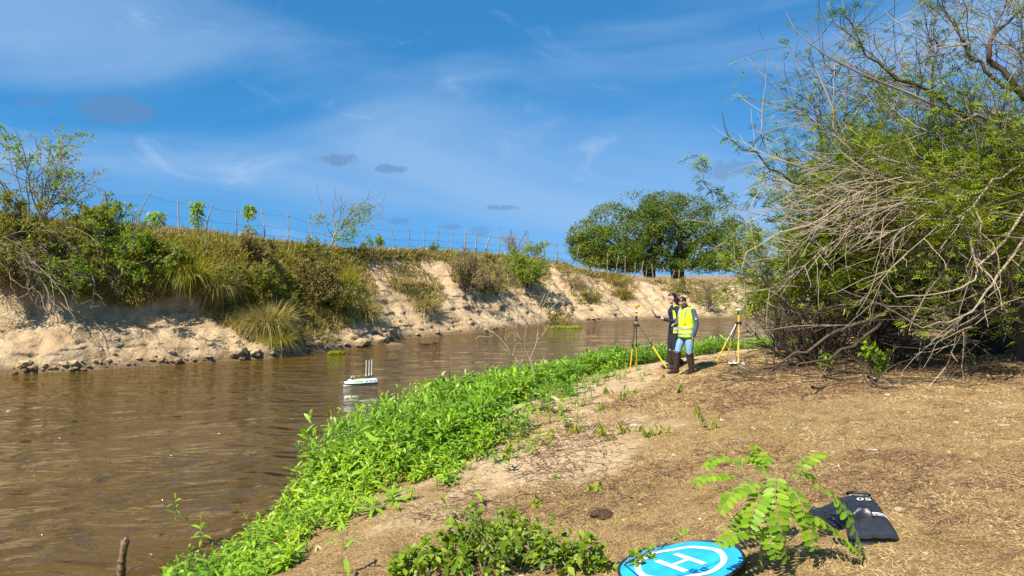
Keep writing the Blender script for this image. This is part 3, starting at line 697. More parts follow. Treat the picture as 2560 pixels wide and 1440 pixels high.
# ---- young leafy saplings by the fence
for lb, px, top, n, wd in [('short leafy sapling between the curved post and the next straight post', 392, 528, 230, .32), ('slim leafy sapling left of the bent fence post', 493, 503, 330, .25), ('slim leafy sapling with two leaf tufts left of the crooked thin post', 624, 512, 330, .26)]:
    Y = np.interp(px, [300, 720], [31, 36.5]); q = U(px, 580, Y); b = np.array([q[0], Y, far_z(q[0], Y) - .05]); tp = U(px, top, Y)
    t = thing('sapling', lb, 'sapling', b, 'young saplings along the fence')
    st = smooth_line([b, (b + tp) / 2 + R.normal(size=3) * .04, tp], 8); mb = MB(); tubes(mb, st, taper(1, 8, .022, .008)[0], 4); mb.build('stem', M['twig_grey'], t, b)
    hgt = tp[2] - b[2]; f = R.beta(2.2, 1.1, n); keepm = np.abs(f - .55) > (.1 if 'tufts' in lb else 0); f = f[keepm]; n = len(f)
    a = R.uniform(0, 2 * np.pi, n); rr = R.uniform(0, wd, n)
    c = np.stack([b[0] + np.cos(a) * rr, b[1] + np.sin(a) * rr, b[2] + f * hgt], -1)
    mb = MB(); strips(mb, c, np.stack([np.cos(a), np.sin(a), -.35 + 0 * a], -1) + R.normal(size=(n, 3)) * .3, R.uniform(.14, .26, n), R.uniform(.05, .09, n), .35, side=np.tile([0, 0, 1.0], (n, 1)) + R.normal(size=(n, 3)) * .4, prof=(.3, 1, .7, 0)); mb.build('foliage', M['green'], t, b)

# ---- dead tangle and undercut branches at the left edge
p = fp(70, 690, .1)
t = thing('dead_branches', 'tangle of bare dead branches drooping over the undercut at the left edge', 'branches', p)
st = np.repeat(p[None], 60, 0) + R.normal(size=(60, 3)) * [1.0, .6, .5] + np.array([0, 0, .9])
P = grow(st, np.stack([R.normal(.3, .8, 60), R.normal(-.8, .5, 60), R.normal(.1, .5, 60)], -1), R.uniform(1.2, 2.6, 60), 9, .16, (.02, -.03, -.16))
mb = MB(); tubes(mb, P, taper(60, 10, .016, .006), 3)
_, q, tg_, _ = along(P, 420, .2, 1); Q = grow(q, fork(tg_, 20, 70), R.uniform(.25, .9, 420), 5, .2, (0, 0, -.06)); tubes(mb, Q, taper(420, 6, .008, .005), 3); mb.build('twig', M['twig_grey'], t, p)
mb = MB()
for pts in [[(60, 625), (100, 690), (125, 745), (160, 780)], [(40, 650), (75, 700), (110, 760), (130, 790)], [(70, 640), (130, 700), (170, 760), (190, 808)], [(20, 640), (30, 720), (60, 770)], [(110, 690), (60, 740), (25, 735)]]:
    Y = p[1] - .9
    ln = smooth_line([U(a, b, Y - .12 * i) for i, (a, b) in enumerate(pts)], 10); ln[1:-1] += R.normal(size=(8, 3)) * .03; tubes(mb, ln, taper(1, 10, .020, .007)[0], 4)
mb.build('limb', M['twig_pale'], t, p)

# ---- fence of crooked stakes and wire along the crest
FY = lambda px: float(np.interp(px, [100, 268, 720, 1020, 1226, 1440, 1720], [30.3, 31.2, 36.8, 46, 51.5, 58, 66]))
posts = [(164, 480, 0), (268, 478, -6), (347, 475, 34), (447, 495, 0), (515, 508, 20), (589, 518, 2), (661, 522, -8), (722, 530, -2), (781, 548, -10), (835, 545, 4), (985, 572, -6), (1021, 570, 3), (1060, 572, -1), (1093, 575, 5), (1127, 578, 4), (1162, 577, 1), (1190, 579, 1), (1216, 585, 12), (1247, 588, 2), (1288, 590, 0), (1362, 605, -2), (1394, 606, -5), (1442, 612, 8),
         (1518, 633, 2), (1541, 640, 6), (1563, 640, 0), (1587, 655, 1), (1604, 652, 5), (1616, 668, 0), (1634, 660, -4), (1659, 668, 0), (1682, 675, 5), (1697, 674, 1), (1713, 675, 1), (1738, 680, -3)]
p0 = U(posts[0][0], 560, FY(posts[0][0])); p0[2] = far_z(p0[0], p0[1])
fence = thing('stake_fence', 'long fence of crooked grey stakes and wire along the far bank crest', 'fence', p0)
ends = []
for i, (px, top, dxp) in enumerate(posts):
    Y = FY(px); q = U(px, 600, Y); b = np.array([q[0], Y, far_z(q[0], Y) - .12]); tp = U(px + dxp, top, Y + R.normal() * .05)
    if tp[2] < b[2] + .9: tp[2] = b[2] + 1.15
    bend = abs(dxp) > 4
    mid1 = b * .6 + tp * .4 + np.array([-.35 * (tp[0] - b[0]) if bend else R.normal() * .015, 0, 0]); mid2 = b * .3 + tp * .7 + np.array([-.3 * (tp[0] - b[0]) if bend else R.normal() * .015, 0, 0])
    ln = smooth_line([b, mid1, mid2, tp], 9); mb = MB(); r = R.uniform(.027, .040) * (1 + .3 * (Y > 44)); tubes(mb, ln, taper(1, 9, r, r * .72)[0] * (1 + .1 * R.normal(size=9)), 6, cap=True)
    mb.build('post', M['post_wood'], fence, p0, smooth=False); ends.append((ln, b, tp))
for f in (.35, .62, .9):
    pts = []
    for a, bb in zip(ends[:-1], ends[1:]):
        A = a[0][int(f * 8)]; B_ = bb[0][int(f * 8)]
        for s in np.linspace(0, 1, 4, endpoint=False): pts.append(A * (1 - s) + B_ * s - np.array([0, .04, .05 * 4 * s * (1 - s)]))
    pts.append(ends[-1][0][int(f * 8)]); pts = np.array(pts)
    mb = MB(); tubes(mb, pts, .0035 + .00012 * pts[:, 1], 3); mb.build('wire', M['twig_grey'], fence, p0)

# ---- two broad trees beyond the fence
def broad_tree(name, label, base, trunks, lobes, n, ls_):
    base = np.asarray(base, float); t = thing(name, label, 'tree', base, 'broad trees beyond the fence')
    C = np.array([l[0] for l in lobes], float); Rr = np.array([l[1] for l in lobes], float)
    for pts in trunks:
        ln = smooth_line(pts, 10); mb = MB(); tubes(mb, ln, taper(1, 10, .42, .16)[0], 8); o = mb.build('trunk', M['twig_dark'], t, base, smooth=True)
        mb = MB(); idx = R.integers(0, len(C), 9); st = ln[R.integers(5, 10, 9)]
        tubes(mb, np.stack([smooth_line([s, (s + C[i]) / 2 + R.normal(size=3) * .4, C[i] + R.normal(size=3) * .5], 8) for s, i in zip(st, idx)]), taper(9, 8, .13, .04), 5); mb.build('limb', M['twig_dark'], o, base)
    vol = (Rr ** 2).sum(1); i = R.choice(len(C), n, p=vol / vol.sum()); d = rand_unit(n); rad = 1 - np.abs(R.normal(0, .16, n))
    ctr = C[i] + d * Rr[i] * rad[:, None]
    nz = fbm(ctr[:, 0] * 1.1 + ctr[:, 1] * .6, ctr[:, 2] * 1.3 + ctr[:, 1] * .4, 3, 7)
    ctr = ctr[nz > -.22]; d = d[nz > -.22]; k = len(ctr)
    mb = MB(); 
    diamonds(mb, ctr + R.normal(size=(k, 3)) * .12, unit(rand_unit(k) + d * .3), ls_ * R.uniform(.7, 1.4, k), ls_ * .55 * R.uniform(.7, 1.3, k), nrm=unit(d + rand_unit(k) * .7 + np.array([0, 0, .5])), rnd=np.clip(.5 + .35 * fbm(ctr[:, 0] * .8, ctr[:, 2] * .9, 2, 3) + R.normal(size=k) * .16, 0, 1))
    mb.build('crown', M['tree_leaf'], t, base)
    return t
def lobes_px(lst): return [(U(x, y, Y), (rx * Y / FPX, rx * Y / FPX * .8, ry * Y / FPX)) for x, y, Y, rx, ry in lst]
b1 = U(1622, 690, 71); b1[2] = far_z(b1[0], b1[1]) - .1; b2 = U(1690, 690, 74); b2[2] = far_z(b2[0], b2[1]) - .1
broad_tree('broad_tree', 'left one of the two broad dark green trees beyond the fence', b1, [[b1, U(1612, 660, 71), U(1590, 620, 71), U(1560, 590, 71)], [b1 + [.3, .3, 0], U(1632, 650, 71.5), U(1650, 600, 72), U(1660, 560, 72)]],
    lobes_px([(1470, 590, 70, 52, 42), (1462, 618, 70, 44, 28), (1530, 555, 71, 62, 48), (1500, 600, 68, 60, 36), (1560, 600, 68, 62, 40), (1590, 520, 72, 58, 40), (1560, 632, 67, 52, 24), (1620, 560, 69, 48, 40), (1500, 632, 69, 50, 20), (1610, 630, 69, 38, 30), (1640, 545, 70, 50, 44), (1640, 600, 70, 44, 34), (1475, 638, 70, 46, 20), (1540, 650, 70, 50, 18), (1600, 652, 72, 40, 18), (1440, 612, 70, 30, 24), (1600, 664, 68, 46, 16), (1500, 655, 68, 46, 14), (1550, 668, 69, 40, 12), (1645, 640, 69, 30, 28)]), 38000, .20)
broad_tree('broad_tree', 'right one of the two broad dark green trees beyond the fence', b2, [[b2, U(1682, 655, 74), U(1700, 610, 74), U(1710, 560, 74)], [b2 + [.5, .2, 0], U(1705, 650, 74.5), U(1740, 610, 75), U(1780, 580, 75)]],
    lobes_px([(1660, 510, 74, 62, 32), (1720, 530, 74, 66, 44), (1780, 560, 74, 62, 46), (1830, 600, 74, 60, 50), (1730, 590, 72, 62, 44), (1790, 625, 72, 66, 40), (1690, 620, 72, 44, 26), (1860, 640, 73, 50, 40), (1740, 640, 72, 50, 22), (1660, 570, 73, 50, 40), (1720, 652, 73, 50, 18), (1790, 655, 73, 50, 22), (1655, 645, 75, 36, 20), (1850, 665, 73, 46, 22), (1680, 664, 70, 44, 16), (1760, 668, 71, 46, 16)]), 36000, .20)
b3 = U(1215, 622, 88); b3[2] = far_z(b3[0], b3[1])
t = thing('distant_bush', 'round green bush far behind the fence near the picture centre', 'bush', b3)
mb = MB(); c = b3 + np.array([0, 0, .9]) + rand_unit(1500) * [1.9, 1.5, 1.2] * R.uniform(.6, 1, (1500, 1)); diamonds(mb, c, rand_unit(1500), .3, .17); mb.build('foliage', M['tree_leaf'], t, b3)
mb = MB(); tubes(mb, grow(np.repeat(b3[None], 8, 0), rand_unit(8) + np.array([0, 0, 1.5]), 1.6, 5, .15), taper(8, 6, .05, .02), 4); mb.build('stem', M['twig_dark'], t, b3)

# ---- clods of clay along the foot of the bank, uncountable
def blob(mb, c, r, seed):
    bm = bmesh.new(); bmesh.ops.create_icosphere(bm, subdivisions=2, radius=1.0)
    v = np.array([x.co[:] for x in bm.verts]); f = np.array([[q.index for q in p.verts] for p in bm.faces]); bm.free()
    v = v * (1 + .28 * vnoise(v[:, 0] * 1.7 + seed, v[:, 1] * 1.7 + v[:, 2] * 2.1 + seed * 2, 3)[:, None] + .12 * vnoise(v[:, 0] * 4 + seed, v[:, 1] * 4 + v[:, 2] * 3, 5)[:, None])
    mb.add(np.asarray(c) + v * np.asarray(r), tris=f, rnd=.1)
mb = MB()
for k in range(170):
    px = R.uniform(20, 1500); py = np.interp(px, [0, 200, 470, 650, 760, 870, 940, 1000, 1200, 1300, 1420, 1560], [934, 925, 905, 895, 885, 870, 858, 842, 829, 817, 805, 797]) - abs(R.normal()) * (34 if 560 < px < 1000 else 12)
    q = far_at(px, py)
    if q is None: continue
    s = R.uniform(.03, .09) * (1 + 2.2 * R.random() ** 5) * (1.5 if 560 < px < 1000 else .9); blob(mb, q + np.array([0, 0, s * .15]), s * np.array([1.2, 1.0, .75]) * R.uniform(.7, 1.2, 3), k)
tag(mb.build('clay_clods', far_o.data.materials[0], smooth=False), 'broken pale clay clods along the foot of the far bank', kind='stuff')
mb = MB(); q = far_at(948, 850); q = U(946, 856, 33.4); q[2] = WZ + .12; blob(mb, q * 0, np.array([.42, .32, .30]), 400)
o = mb.build('clay_block', far_o.data.materials[0], None); o.location = tuple(q); tag(o, 'big fallen clay block at the water edge left of the sand tongue', 'rock')
mb = MB(); q = U(975, 861, 33.6); q[2] = WZ + .0; blob(mb, q * 0, np.array([.65, .35, .10]), 401)
o = mb.build('sand_tongue', far_o.data.materials[0], None); o.location = tuple(q); tag(o, 'low tongue of pale sand reaching into the river', 'sand')
# ---- driftwood and water plants
def driftwood(name, label, px, py, lines, rad, mat='twig_dark'):
    Y = (CAM[2] - WZ) * FPX / (py - 690); o_ = U(px, py, Y); o_[2] = WZ
    t = thing(name, label, 'driftwood', o_, 'driftwood in the river')
    for ln in lines:
        mb = MB(); L_ = smooth_line([U(a, b, Y + .1 * i) for i, (a, b) in enumerate(ln)], 8); tubes(mb, L_, taper(1, 8, rad, rad * .5)[0], 5, cap=True); mb.build('branch', M[mat], t, o_)
driftwood('driftwood', 'forked dead branch sticking out of the river left of the dead sapling', 1210, 848, [[(1187, 852), (1200, 840), (1216, 850), (1222, 853)], [(1200, 841), (1215, 843), (1234, 839)]], .035, 'twig_grey')
driftwood('driftwood', 'dark knotty stump just above the water right of the sand tongue', 1085, 862, [[(1078, 864), (1084, 856), (1090, 860), (1091, 866)], [(1050, 861), (1070, 860), (1086, 861)]], .05)
driftwood('driftwood', 'short stick leaning out of the water by the floating weed', 1385, 825, [[(1381, 828), (1387, 815), (1390, 806)]], .03)
for lb, px, py, rx, n in [('bright green floating weed patch at the far water edge', 1412, 819, 1.0, 420), ('small yellow green floating weed patch beside the pale ledge', 842, 884, .3, 120)]:
    Y = (CAM[2] - WZ) * FPX / (py - 690); c0 = U(px, py, Y); c0[2] = WZ
    a = R.uniform(0, 2 * np.pi, n); rr = np.sqrt(R.random(n)); B = np.stack([np.cos(a) * rr * rx, np.sin(a) * rr * rx * .55, .01 + 0 * a], -1)
    mb = MB(); diamonds(mb, B, R.normal(size=(n, 3)) * [1, 1, .4] + np.array([0, 0, .5]), .14, .08, rnd=R.uniform(.6, 1, n)); o = mb.build('floating_weed', M['green']); o.location = tuple(c0); tag(o, lb, 'water plant')
# dark lumps stand in for the shade of the undercut bank at the water
mb = MB(); Y = 38.5
for i in range(26):
    x = R.uniform(1030, 1120); q = U(x, np.interp(x, [1030, 1120], [840, 833]) + R.normal() * 2.5, np.interp(x, [1030, 1120], [38.4, 39.6])); q[2] = WZ + R.uniform(.02, .2); blob(mb, q - np.array([0, 0, 0]), np.array([.28, .2, .10]) * R.uniform(.6, 1.3), 500 + i)
o = mb.build('undercut_shade', M['twig_dark']); tag(o, 'dark lumps standing in for the shaded undercut bank at the water edge left of the dead sapling', 'undercut shade')
# ================================================================== VEGETATION ON THE NEAR BANK
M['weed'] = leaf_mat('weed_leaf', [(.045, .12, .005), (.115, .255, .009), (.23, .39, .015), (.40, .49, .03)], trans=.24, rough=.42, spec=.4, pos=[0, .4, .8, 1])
M['weed_stem'] = leaf_mat('weed_stem', [(.12, .17, .03), (.2, .2, .06)], trans=0)
M['wilt'] = leaf_mat('wilted_leaf', [(.12, .17, .012), (.23, .27, .02), (.40, .37, .05)], trans=.35)
M['night'] = leaf_mat('nightshade_leaf', [(.09, .16, .009), (.17, .26, .014), (.30, .38, .03)], trans=.35, rough=.45)
M['frond'] = leaf_mat('frond_leaf', [(.12, .25, .008), (.19, .34, .012), (.27, .41, .02)], trans=.38, rough=.45)
M['litter'] = leaf_mat('litter', [(.10, .05, .03), (.18, .10, .06), (.26, .17, .10)], trans=0, rough=.9, spec=.1)
M['straw'] = leaf_mat('straw', [(.16, .09, .036), (.36, .245, .105), (.54, .40, .18), (.64, .51, .27)], trans=.15, rough=.8, spec=.15)
M['crumb'] = leaf_mat('crumb', [(.20, .13, .075), (.36, .26, .16), (.46, .36, .24)], trans=0, rough=.95, spec=.05)
M['feather'] = leaf_mat('feather_leaf', [(.085, .13, .006), (.19, .26, .010), (.32, .39, .018)], trans=.38)
M['feather_dark'] = leaf_mat('feather_leaf_dark', [(.06, .10, .006), (.12, .18, .010), (.21, .28, .015)], trans=.35)

def nz_arr(B):
    return near_h(B[:, 0], B[:, 1])
# ---- lush waterside weeds: one uncountable mass, plus the sprigs that stand out of it
def weed_plants(mb_leaf, mb_stem, B, hgt, per, ll, lean=None, rndb=None):
    n = len(B)
    lean = R.normal(size=(n, 3)) * [.22, .22, 0] if lean is None else lean
    D = unit(np.array([0, 0, 1.0]) + lean)
    top = B + D * hgt[:, None]
    if mb_stem is not None:
        P = np.stack([B, (B + top) / 2 + R.normal(size=(n, 3)) * .015, top], 1); tubes(mb_stem, P, taper(n, 3, .005, .003), 3)
    f = np.tile(np.linspace(.30, 1.0, per), n) + R.uniform(-.03, .03, n * per)
    a = np.tile(np.arange(per) * 2.4, n) + np.repeat(R.uniform(0, 6.3, n), per)
    b = np.repeat(B, per, 0) + np.repeat(D, per, 0) * (np.repeat(hgt, per) * f)[:, None]
    el = np.radians(np.interp(f, [.3, .85, 1], [8, 35, 68]) + R.normal(size=n * per) * 10)
    d = np.stack([np.cos(a) * np.cos(el), np.sin(a) * np.cos(el), np.sin(el)], -1)
    ln = np.repeat(ll, per) * np.interp(f, [.3, .7, 1], [.9, 1.1, .7]) * R.uniform(.75, 1.2, n * per)
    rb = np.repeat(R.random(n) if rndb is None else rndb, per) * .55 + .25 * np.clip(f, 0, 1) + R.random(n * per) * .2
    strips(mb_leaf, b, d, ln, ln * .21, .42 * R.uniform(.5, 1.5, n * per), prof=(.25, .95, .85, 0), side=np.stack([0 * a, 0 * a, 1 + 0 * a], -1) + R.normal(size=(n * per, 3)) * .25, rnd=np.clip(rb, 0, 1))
c = []
while len(c) < 4300:
    y = 6.2 + 24 * R.random() ** 1.35; d0 = R.uniform(-.35, 2.3 if y > 8.8 else 1.15)
    edge = np.interp(y, [6, 7.6, 8.6, 9.6, 12, 14, 17, 20, 24, 30], [.5, .9, 1.3, 2.2, 2.45, 2.45, 2.55, 2.9, 3.2, 4.0]) + .55 * vnoise(y * 1.1, 3.0, 5) + .3 * vnoise(y * 3.3, 1.0, 6)
    if d0 > edge - .25 * R.random(): continue
    xs_ = np.interp(y, SHORE_Y, SHORE_X); sl = (np.interp(y + .8, SHORE_Y, SHORE_X) - np.interp(y - .8, SHORE_Y, SHORE_X)) / 1.6
    x = xs_ + d0 * math.sqrt(1 + sl * sl)
    thin = 1.0 if y > 10.2 else np.interp(y, [6, 8.5, 10.2], [.3, .36, 1.0])
    if R.random() > thin: continue
    c.append((x, y, d0, edge))
c = np.array(c); B = np.stack([c[:, 0], c[:, 1], np.maximum(nz_arr(c), WZ - .05) - .02], -1)
k_ = 170; yo = R.uniform(7.5, 17.5, k_); do = np.interp(yo, [6, 7.6, 8.6, 9.6, 12, 14, 17, 20], [.5, .9, 1.3, 2.2, 2.45, 2.45, 2.55, 2.9]) + np.abs(R.normal(size=k_)) * .55; slo = (np.interp(yo + .8, SHORE_Y, SHORE_X) - np.interp(yo - .8, SHORE_Y, SHORE_X)) / 1.6; xo = np.interp(yo, SHORE_Y, SHORE_X) + do * np.sqrt(1 + slo ** 2)
c = np.concatenate([c, np.stack([xo, yo, do * 1.0, do * .8], -1)]); B = np.stack([c[:, 0], c[:, 1], np.maximum(nz_arr(c), WZ - .05) - .02], -1)
lush = np.interp(c[:, 1], [6, 9, 9.9, 10.7, 13, 17, 22], [.5, .62, .95, 1.45, 1.45, 1.1, 1.0]) * np.clip(1.25 - .55 * c[:, 2] / c[:, 3], .42, 1.25) * (1 + .25 * vnoise(c[:, 0] * 1.2, c[:, 1] * 1.2, 9))
hgt = .42 * lush * R.uniform(.6, 1.3, len(B))
ml, ms = MB(), MB()
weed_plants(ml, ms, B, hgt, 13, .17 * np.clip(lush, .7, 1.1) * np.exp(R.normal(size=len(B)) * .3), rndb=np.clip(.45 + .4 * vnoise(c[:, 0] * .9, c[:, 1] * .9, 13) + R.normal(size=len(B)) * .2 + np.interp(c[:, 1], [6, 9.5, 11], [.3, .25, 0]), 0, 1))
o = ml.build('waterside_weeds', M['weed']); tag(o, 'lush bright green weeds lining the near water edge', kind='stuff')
o = ms.build('weed_stalks', M['weed_stem']); tag(o, 'stalks of the waterside weeds', kind='stuff')
# grassy blades and dead stalks mixed through the weeds
k = R.random(len(B)) < .30; Bk = np.repeat(B[k], 5, 0) + R.normal(size=(k.sum() * 5, 3)) * [.05, .05, 0]; hk = np.repeat(hgt[k], 5) * R.uniform(.6, 1.1, len(Bk)); mb = MB()
strips(mb, Bk, np.array([0, 0, 1.0]) + R.normal(size=Bk.shape) * [.35, .35, 0], hk, .009 * np.clip(Bk[:, 1] / 9, 1, 2), R.uniform(.1, .7, len(Bk)), prof=(.8, 1, .7, 0)); tag(mb.build('waterside_grass', M['grass_yellow']), 'yellow green grass blades among the waterside weeds', kind='stuff')
k = R.random(len(B)) < .10; Bk = B[k]; mb = MB(); P = grow(Bk, np.array([0, 0, 1.0]) + R.normal(size=Bk.shape) * [.4, .4, 0], hgt[k] * R.uniform(.5, 1.0, len(Bk)), 4, .12); tubes(mb, P, taper(len(Bk), 5, .005, .003), 3)
_, q, tg_, _ = along(P, len(Bk) * 5, .2, 1); strips(mb, q, R.normal(size=q.shape) * [.6, .6, .3] + [0, 0, -.6], R.uniform(.06, .12, len(q)), .022, .2); tag(mb.build('dead_weed_stalks', M['grass_dry']), 'dead brown stalks and leaves among the waterside weeds', kind='stuff')
# sprigs standing out at the near end
SPR = [(640, 1395, 1292, 'tall single sprig rising over the water at the bottom left of the weeds'), (800, 1290, 1180, 'tall sprig at the left corner of the thick weed clump'), (775, 1330, 1240, 'sprig just below the left corner of the thick weed clump'), (505, 1440, 1382, 'leftmost upright sprig over the water'),
       (660, 1395, 1320, 'sprig right of the tall single sprig'), (860, 1440, 1320, 'broad leaved sprig in front of the pale sand at the bottom'), (440, 1450, 1402, 'low sprig with one large leaf at the bottom left end of the weeds'), (1190, 1262, 1215, 'broad leaved seedling at the sand edge below the weeds'), (1120, 1300, 1255, 'broad leaved seedling left of the other one at the sand edge')]
for px, py, top, lb in SPR:
    b = near_at(px, py); b = b if b is not None else U(px, py, 7.5)
    b = np.array([b[0], b[1], max(b[2], WZ) - .03]); h = (py - top) / FPX * b[1] + .05
    t = thing('weed_sprig', lb, 'weed', b, 'sprigs standing out of the waterside weeds')
    ml, ms = MB(), MB(); broad = 'broad' in lb or 'large' in lb
    weed_plants(ml, ms, np.array([b]), np.array([h]), 7 if broad else 14, np.array([.19 if broad else .15]), lean=R.normal(size=(1, 3)) * [.1, .1, 0], rndb=np.array([.8]))
    ml.build('foliage', M['weed'], t, b); ms.build('stalk', M['weed_stem'], t, b)

# ---- short dry grass, litter and sparse green blades on the ground: uncountable
def spread_ground(n, y0, y1, pw, dmin=1.3, xmax=11.0):
    y = y0 + (y1 - y0) * R.random(n) ** pw; x = R.uniform(-.75, .75, n) * y; x = np.where(x > xmax, R.uniform(0, xmax, n), x)
    k = shore_dist(x, y) > dmin; x, y = x[k], y[k]
    return np.stack([x, y, near_h(x, y)], -1)
B = spread_ground(290000, 3.4, 17, 1.25)
sm = np.clip(1.15 - np.abs(shore_dist(B[:, 0], B[:, 1]) - 3.1) / 2.3, 0, 1) * np.clip((B[:, 1] - 6.0) / 3, 0, 1) + .95 * fbm(B[:, 0] * .7, B[:, 1] * .7, 5, 41, .62) - .1
B = B[(R.random(len(B)) > np.clip(sm * 1.0, 0, .8)) & (R.random(len(B)) < np.clip(.75 + 1.1 * fbm(B[:, 0] * 1.1, B[:, 1] * 1.1, 4, 19), .15, 1))]
n = len(B); a = R.uniform(0, 6.3, n); el = np.radians(R.uniform(3, 48, n))
mb = MB(); patch = fbm(B[:, 0] * 1.6, B[:, 1] * 1.6, 3, 17)
strips(mb, B - np.array([0, 0, .003]), np.stack([np.cos(a) * np.cos(el), np.sin(a) * np.cos(el), np.sin(el)], -1), R.uniform(.025, .075, n), R.uniform(.0045, .0080, n) * np.clip(B[:, 1] / 6, 1, 2.2), .25, prof=(1, 0), rnd=np.clip(.46 + .6 * patch + R.normal(size=n) * .2, 0, 1))
tag(mb.build('dry_grass', M['straw']), 'short straw coloured dry grass covering the near bank', kind='stuff')
# dead twiglets and leaf litter in brown patches
B = spread_ground(44000, 3.6, 15, 1.2, 1.8)
pt = fbm(B[:, 0] * .75 + 3, B[:, 1] * .75, 4, 27) + .40 * np.exp(-(((B[:, 0] - 2.4) / 1.0) ** 2 + ((B[:, 1] - 7.6) / 1.0) ** 2)) + .32 * np.exp(-(((B[:, 0] - 3.0) / .9) ** 2 + ((B[:, 1] - 6.4) / .5) ** 2)) + .3 * np.exp(-(((B[:, 0] - 1.6) / 1.2) ** 2 + ((B[:, 1] - 10.6) / .6) ** 2)); B = B[pt + R.normal(size=len(pt)) * .13 > .28]; n = len(B)
a = R.uniform(0, 6.3, n); mb = MB()
P = grow(B + np.array([0, 0, .006]), np.stack([np.cos(a), np.sin(a), R.uniform(0, .25, n)], -1), R.uniform(.05, .22, n), 3, .28, (0, 0, -.05)); P[..., 2] = np.maximum(P[..., 2], near_h(P[..., 0], P[..., 1]) + .003)
tubes(mb, P, taper(n, 4, .0028, .0018) * np.clip(B[:, 1:2] / 6, 1, 2), 3)
tag(mb.build('twig_litter', M['litter']), 'brown twig litter scattered over the near bank', kind='stuff')
B = spread_ground(30000, 3.8, 16, 1.15, 1.5); pt = fbm(B[:, 0] * .9 - 5, B[:, 1] * .9, 4, 37); B = B[pt > .30]; n = len(B); a = R.uniform(0, 6.3, n); el = np.radians(R.uniform(15, 75, n)); mb = MB()
strips(mb, B, np.stack([np.cos(a) * np.cos(el), np.sin(a) * np.cos(el), np.sin(el)], -1), R.uniform(.03, .08, n), .006 * np.clip(B[:, 1] / 6, 1, 2), .3, prof=(1, .8, 0))
tag(mb.build('sparse_green_grass', M['grass_yellow']), 'sparse low green grass patches on the near bank', kind='stuff')

# little dry tufts dotted over the sand
T_ = spread_ground(900, 5, 16.5, 1.0, 1.9, 6); T_ = T_[(shore_dist(T_[:, 0], T_[:, 1]) < 6.5) & (fbm(T_[:, 0] * 1.1, T_[:, 1] * 1.1, 3, 57) > -.05)]; Bk = np.repeat(T_, 16, 0) + R.normal(size=(len(T_) * 16, 3)) * [.045, .045, 0]; Bk[:, 2] = near_h(Bk[:, 0], Bk[:, 1]) - .005; mb = MB()
strips(mb, Bk, np.array([0, 0, .7]) + R.normal(size=Bk.shape) * [.8, .8, .2], R.uniform(.04, .11, len(Bk)), .0045 * np.clip(Bk[:, 1] / 6, 1, 2.2), R.uniform(.2, .8, len(Bk)), prof=(.9, 1, .6, 0), rnd=np.repeat(R.random(len(T_)), 16)); tag(mb.build('dry_tufts', M['grass_mixed']), 'little half dry grass tufts dotted over the sand', kind='stuff')
# crumbs of soil and small stones
T_ = spread_ground(520, 4, 15, 1.0, 1.7, 7); mb = MB()
for i, p_ in enumerate(T_):
    bm = bmesh.new(); bmesh.ops.create_icosphere(bm, subdivisions=1, radius=1.0); v = np.array([x.co[:] for x in bm.verts]); f = np.array([[q.index for q in p2.verts] for p2 in bm.faces]); bm.free()
    v = v * (1 + .3 * R.normal(size=(len(v), 1)) * .6); s_ = R.uniform(.008, .022) * (1 + 1.2 * (R.random() < .06)); mb.add(p_ + v * s_ * [1.2, 1, .7], tris=f, rnd=R.random())
tag(mb.build('soil_crumbs', M['crumb']), 'crumbs of soil and small stones on the near bank', kind='stuff')
# ---- wilted weeds on the sand
def wilted(label, px, py, h, n=16, group=None, ll=.10):
    b = near_at(px, py) - np.array([0, 0, .02]); t = thing('wilted_weed', label, 'weed', b, group)
    k = 3; D = unit(np.stack([R.normal(0, .45, k), R.normal(0, .35, k), np.ones(k)], -1)); P = grow(np.repeat(b[None], k, 0), D, h * R.uniform(.7, 1.1, k), 5, .1, (0, 0, -.04))
    mb = MB(); tubes(mb, P, taper(k, 6, .006, .003), 4); mb.build('stalk', M['weed_stem'], t, b)
    _, q, tg_, _ = along(P, n, .3, 1); d = np.stack([R.normal(0, .5, n), R.normal(0, .5, n), -R.uniform(.3, 1.2, n)], -1)
    mb = MB(); strips(mb, q, d, ll * R.uniform(.7, 1.3, n), ll * .33, .25, prof=(.3, 1, .8, 0)); mb.build('foliage', M['wilt'], t, b)
row = 'wilted weeds in the row across the sand'
for od, px, py, h in [('tall leftmost', 1445, 1082, .33), ('second from left', 1485, 1085, .2), ('third from left', 1508, 1090, .2), ('lowest, slightly nearer', 1528, 1100, .15), ('middle', 1562, 1085, .26), ('second from right', 1625, 1092, .25), ('rightmost', 1655, 1085, .16)]: wilted(od + ' drooping weed of the row across the bare sand', px, py, h, 20, row)
for lb, px, py, h in [('small drooping weed on the sand edge behind the weed row', 1507, 985, .2), ('drooping weed on the sand in front of the survey tripod', 1547, 1000, .25), ('small weed on the sand just left of the boots', 1578, 985, .22), ('yellowish low weed between the weed row and the thick weeds', 1512, 1025, .16), ('round leafy weed on the sand in front of the men and women in vests', 1692, 982, .2),
                      ('tall drooping weed on the dry grass right of the sand', 1778, 1075, .42), ('yellow seedling beside the dark dung pat', 1505, 1225, .14), ('small seedling left of the dark dung pat', 1475, 1222, .1), ('lone seedling on the sand above the nightshade clump', 1340, 1268, .17), ('weed at the lower edge of the thick weeds beside the pale sand', 1262, 1150, .28), ('weed on the sand lip right of the thick weed clump', 1370, 1100, .2), ('yellow seedling on the dry grass left of the large compound leaves', 1872, 1320, .2), ('yellow green seedling behind the large compound leaves', 1888, 1140, .14), ('green tuft at the foot of the left survey tripod', 1655, 945, .12)]:
    lb = lb.replace('the men and women in vests', 'the two people'); wilted(lb, px, py, h, 22)

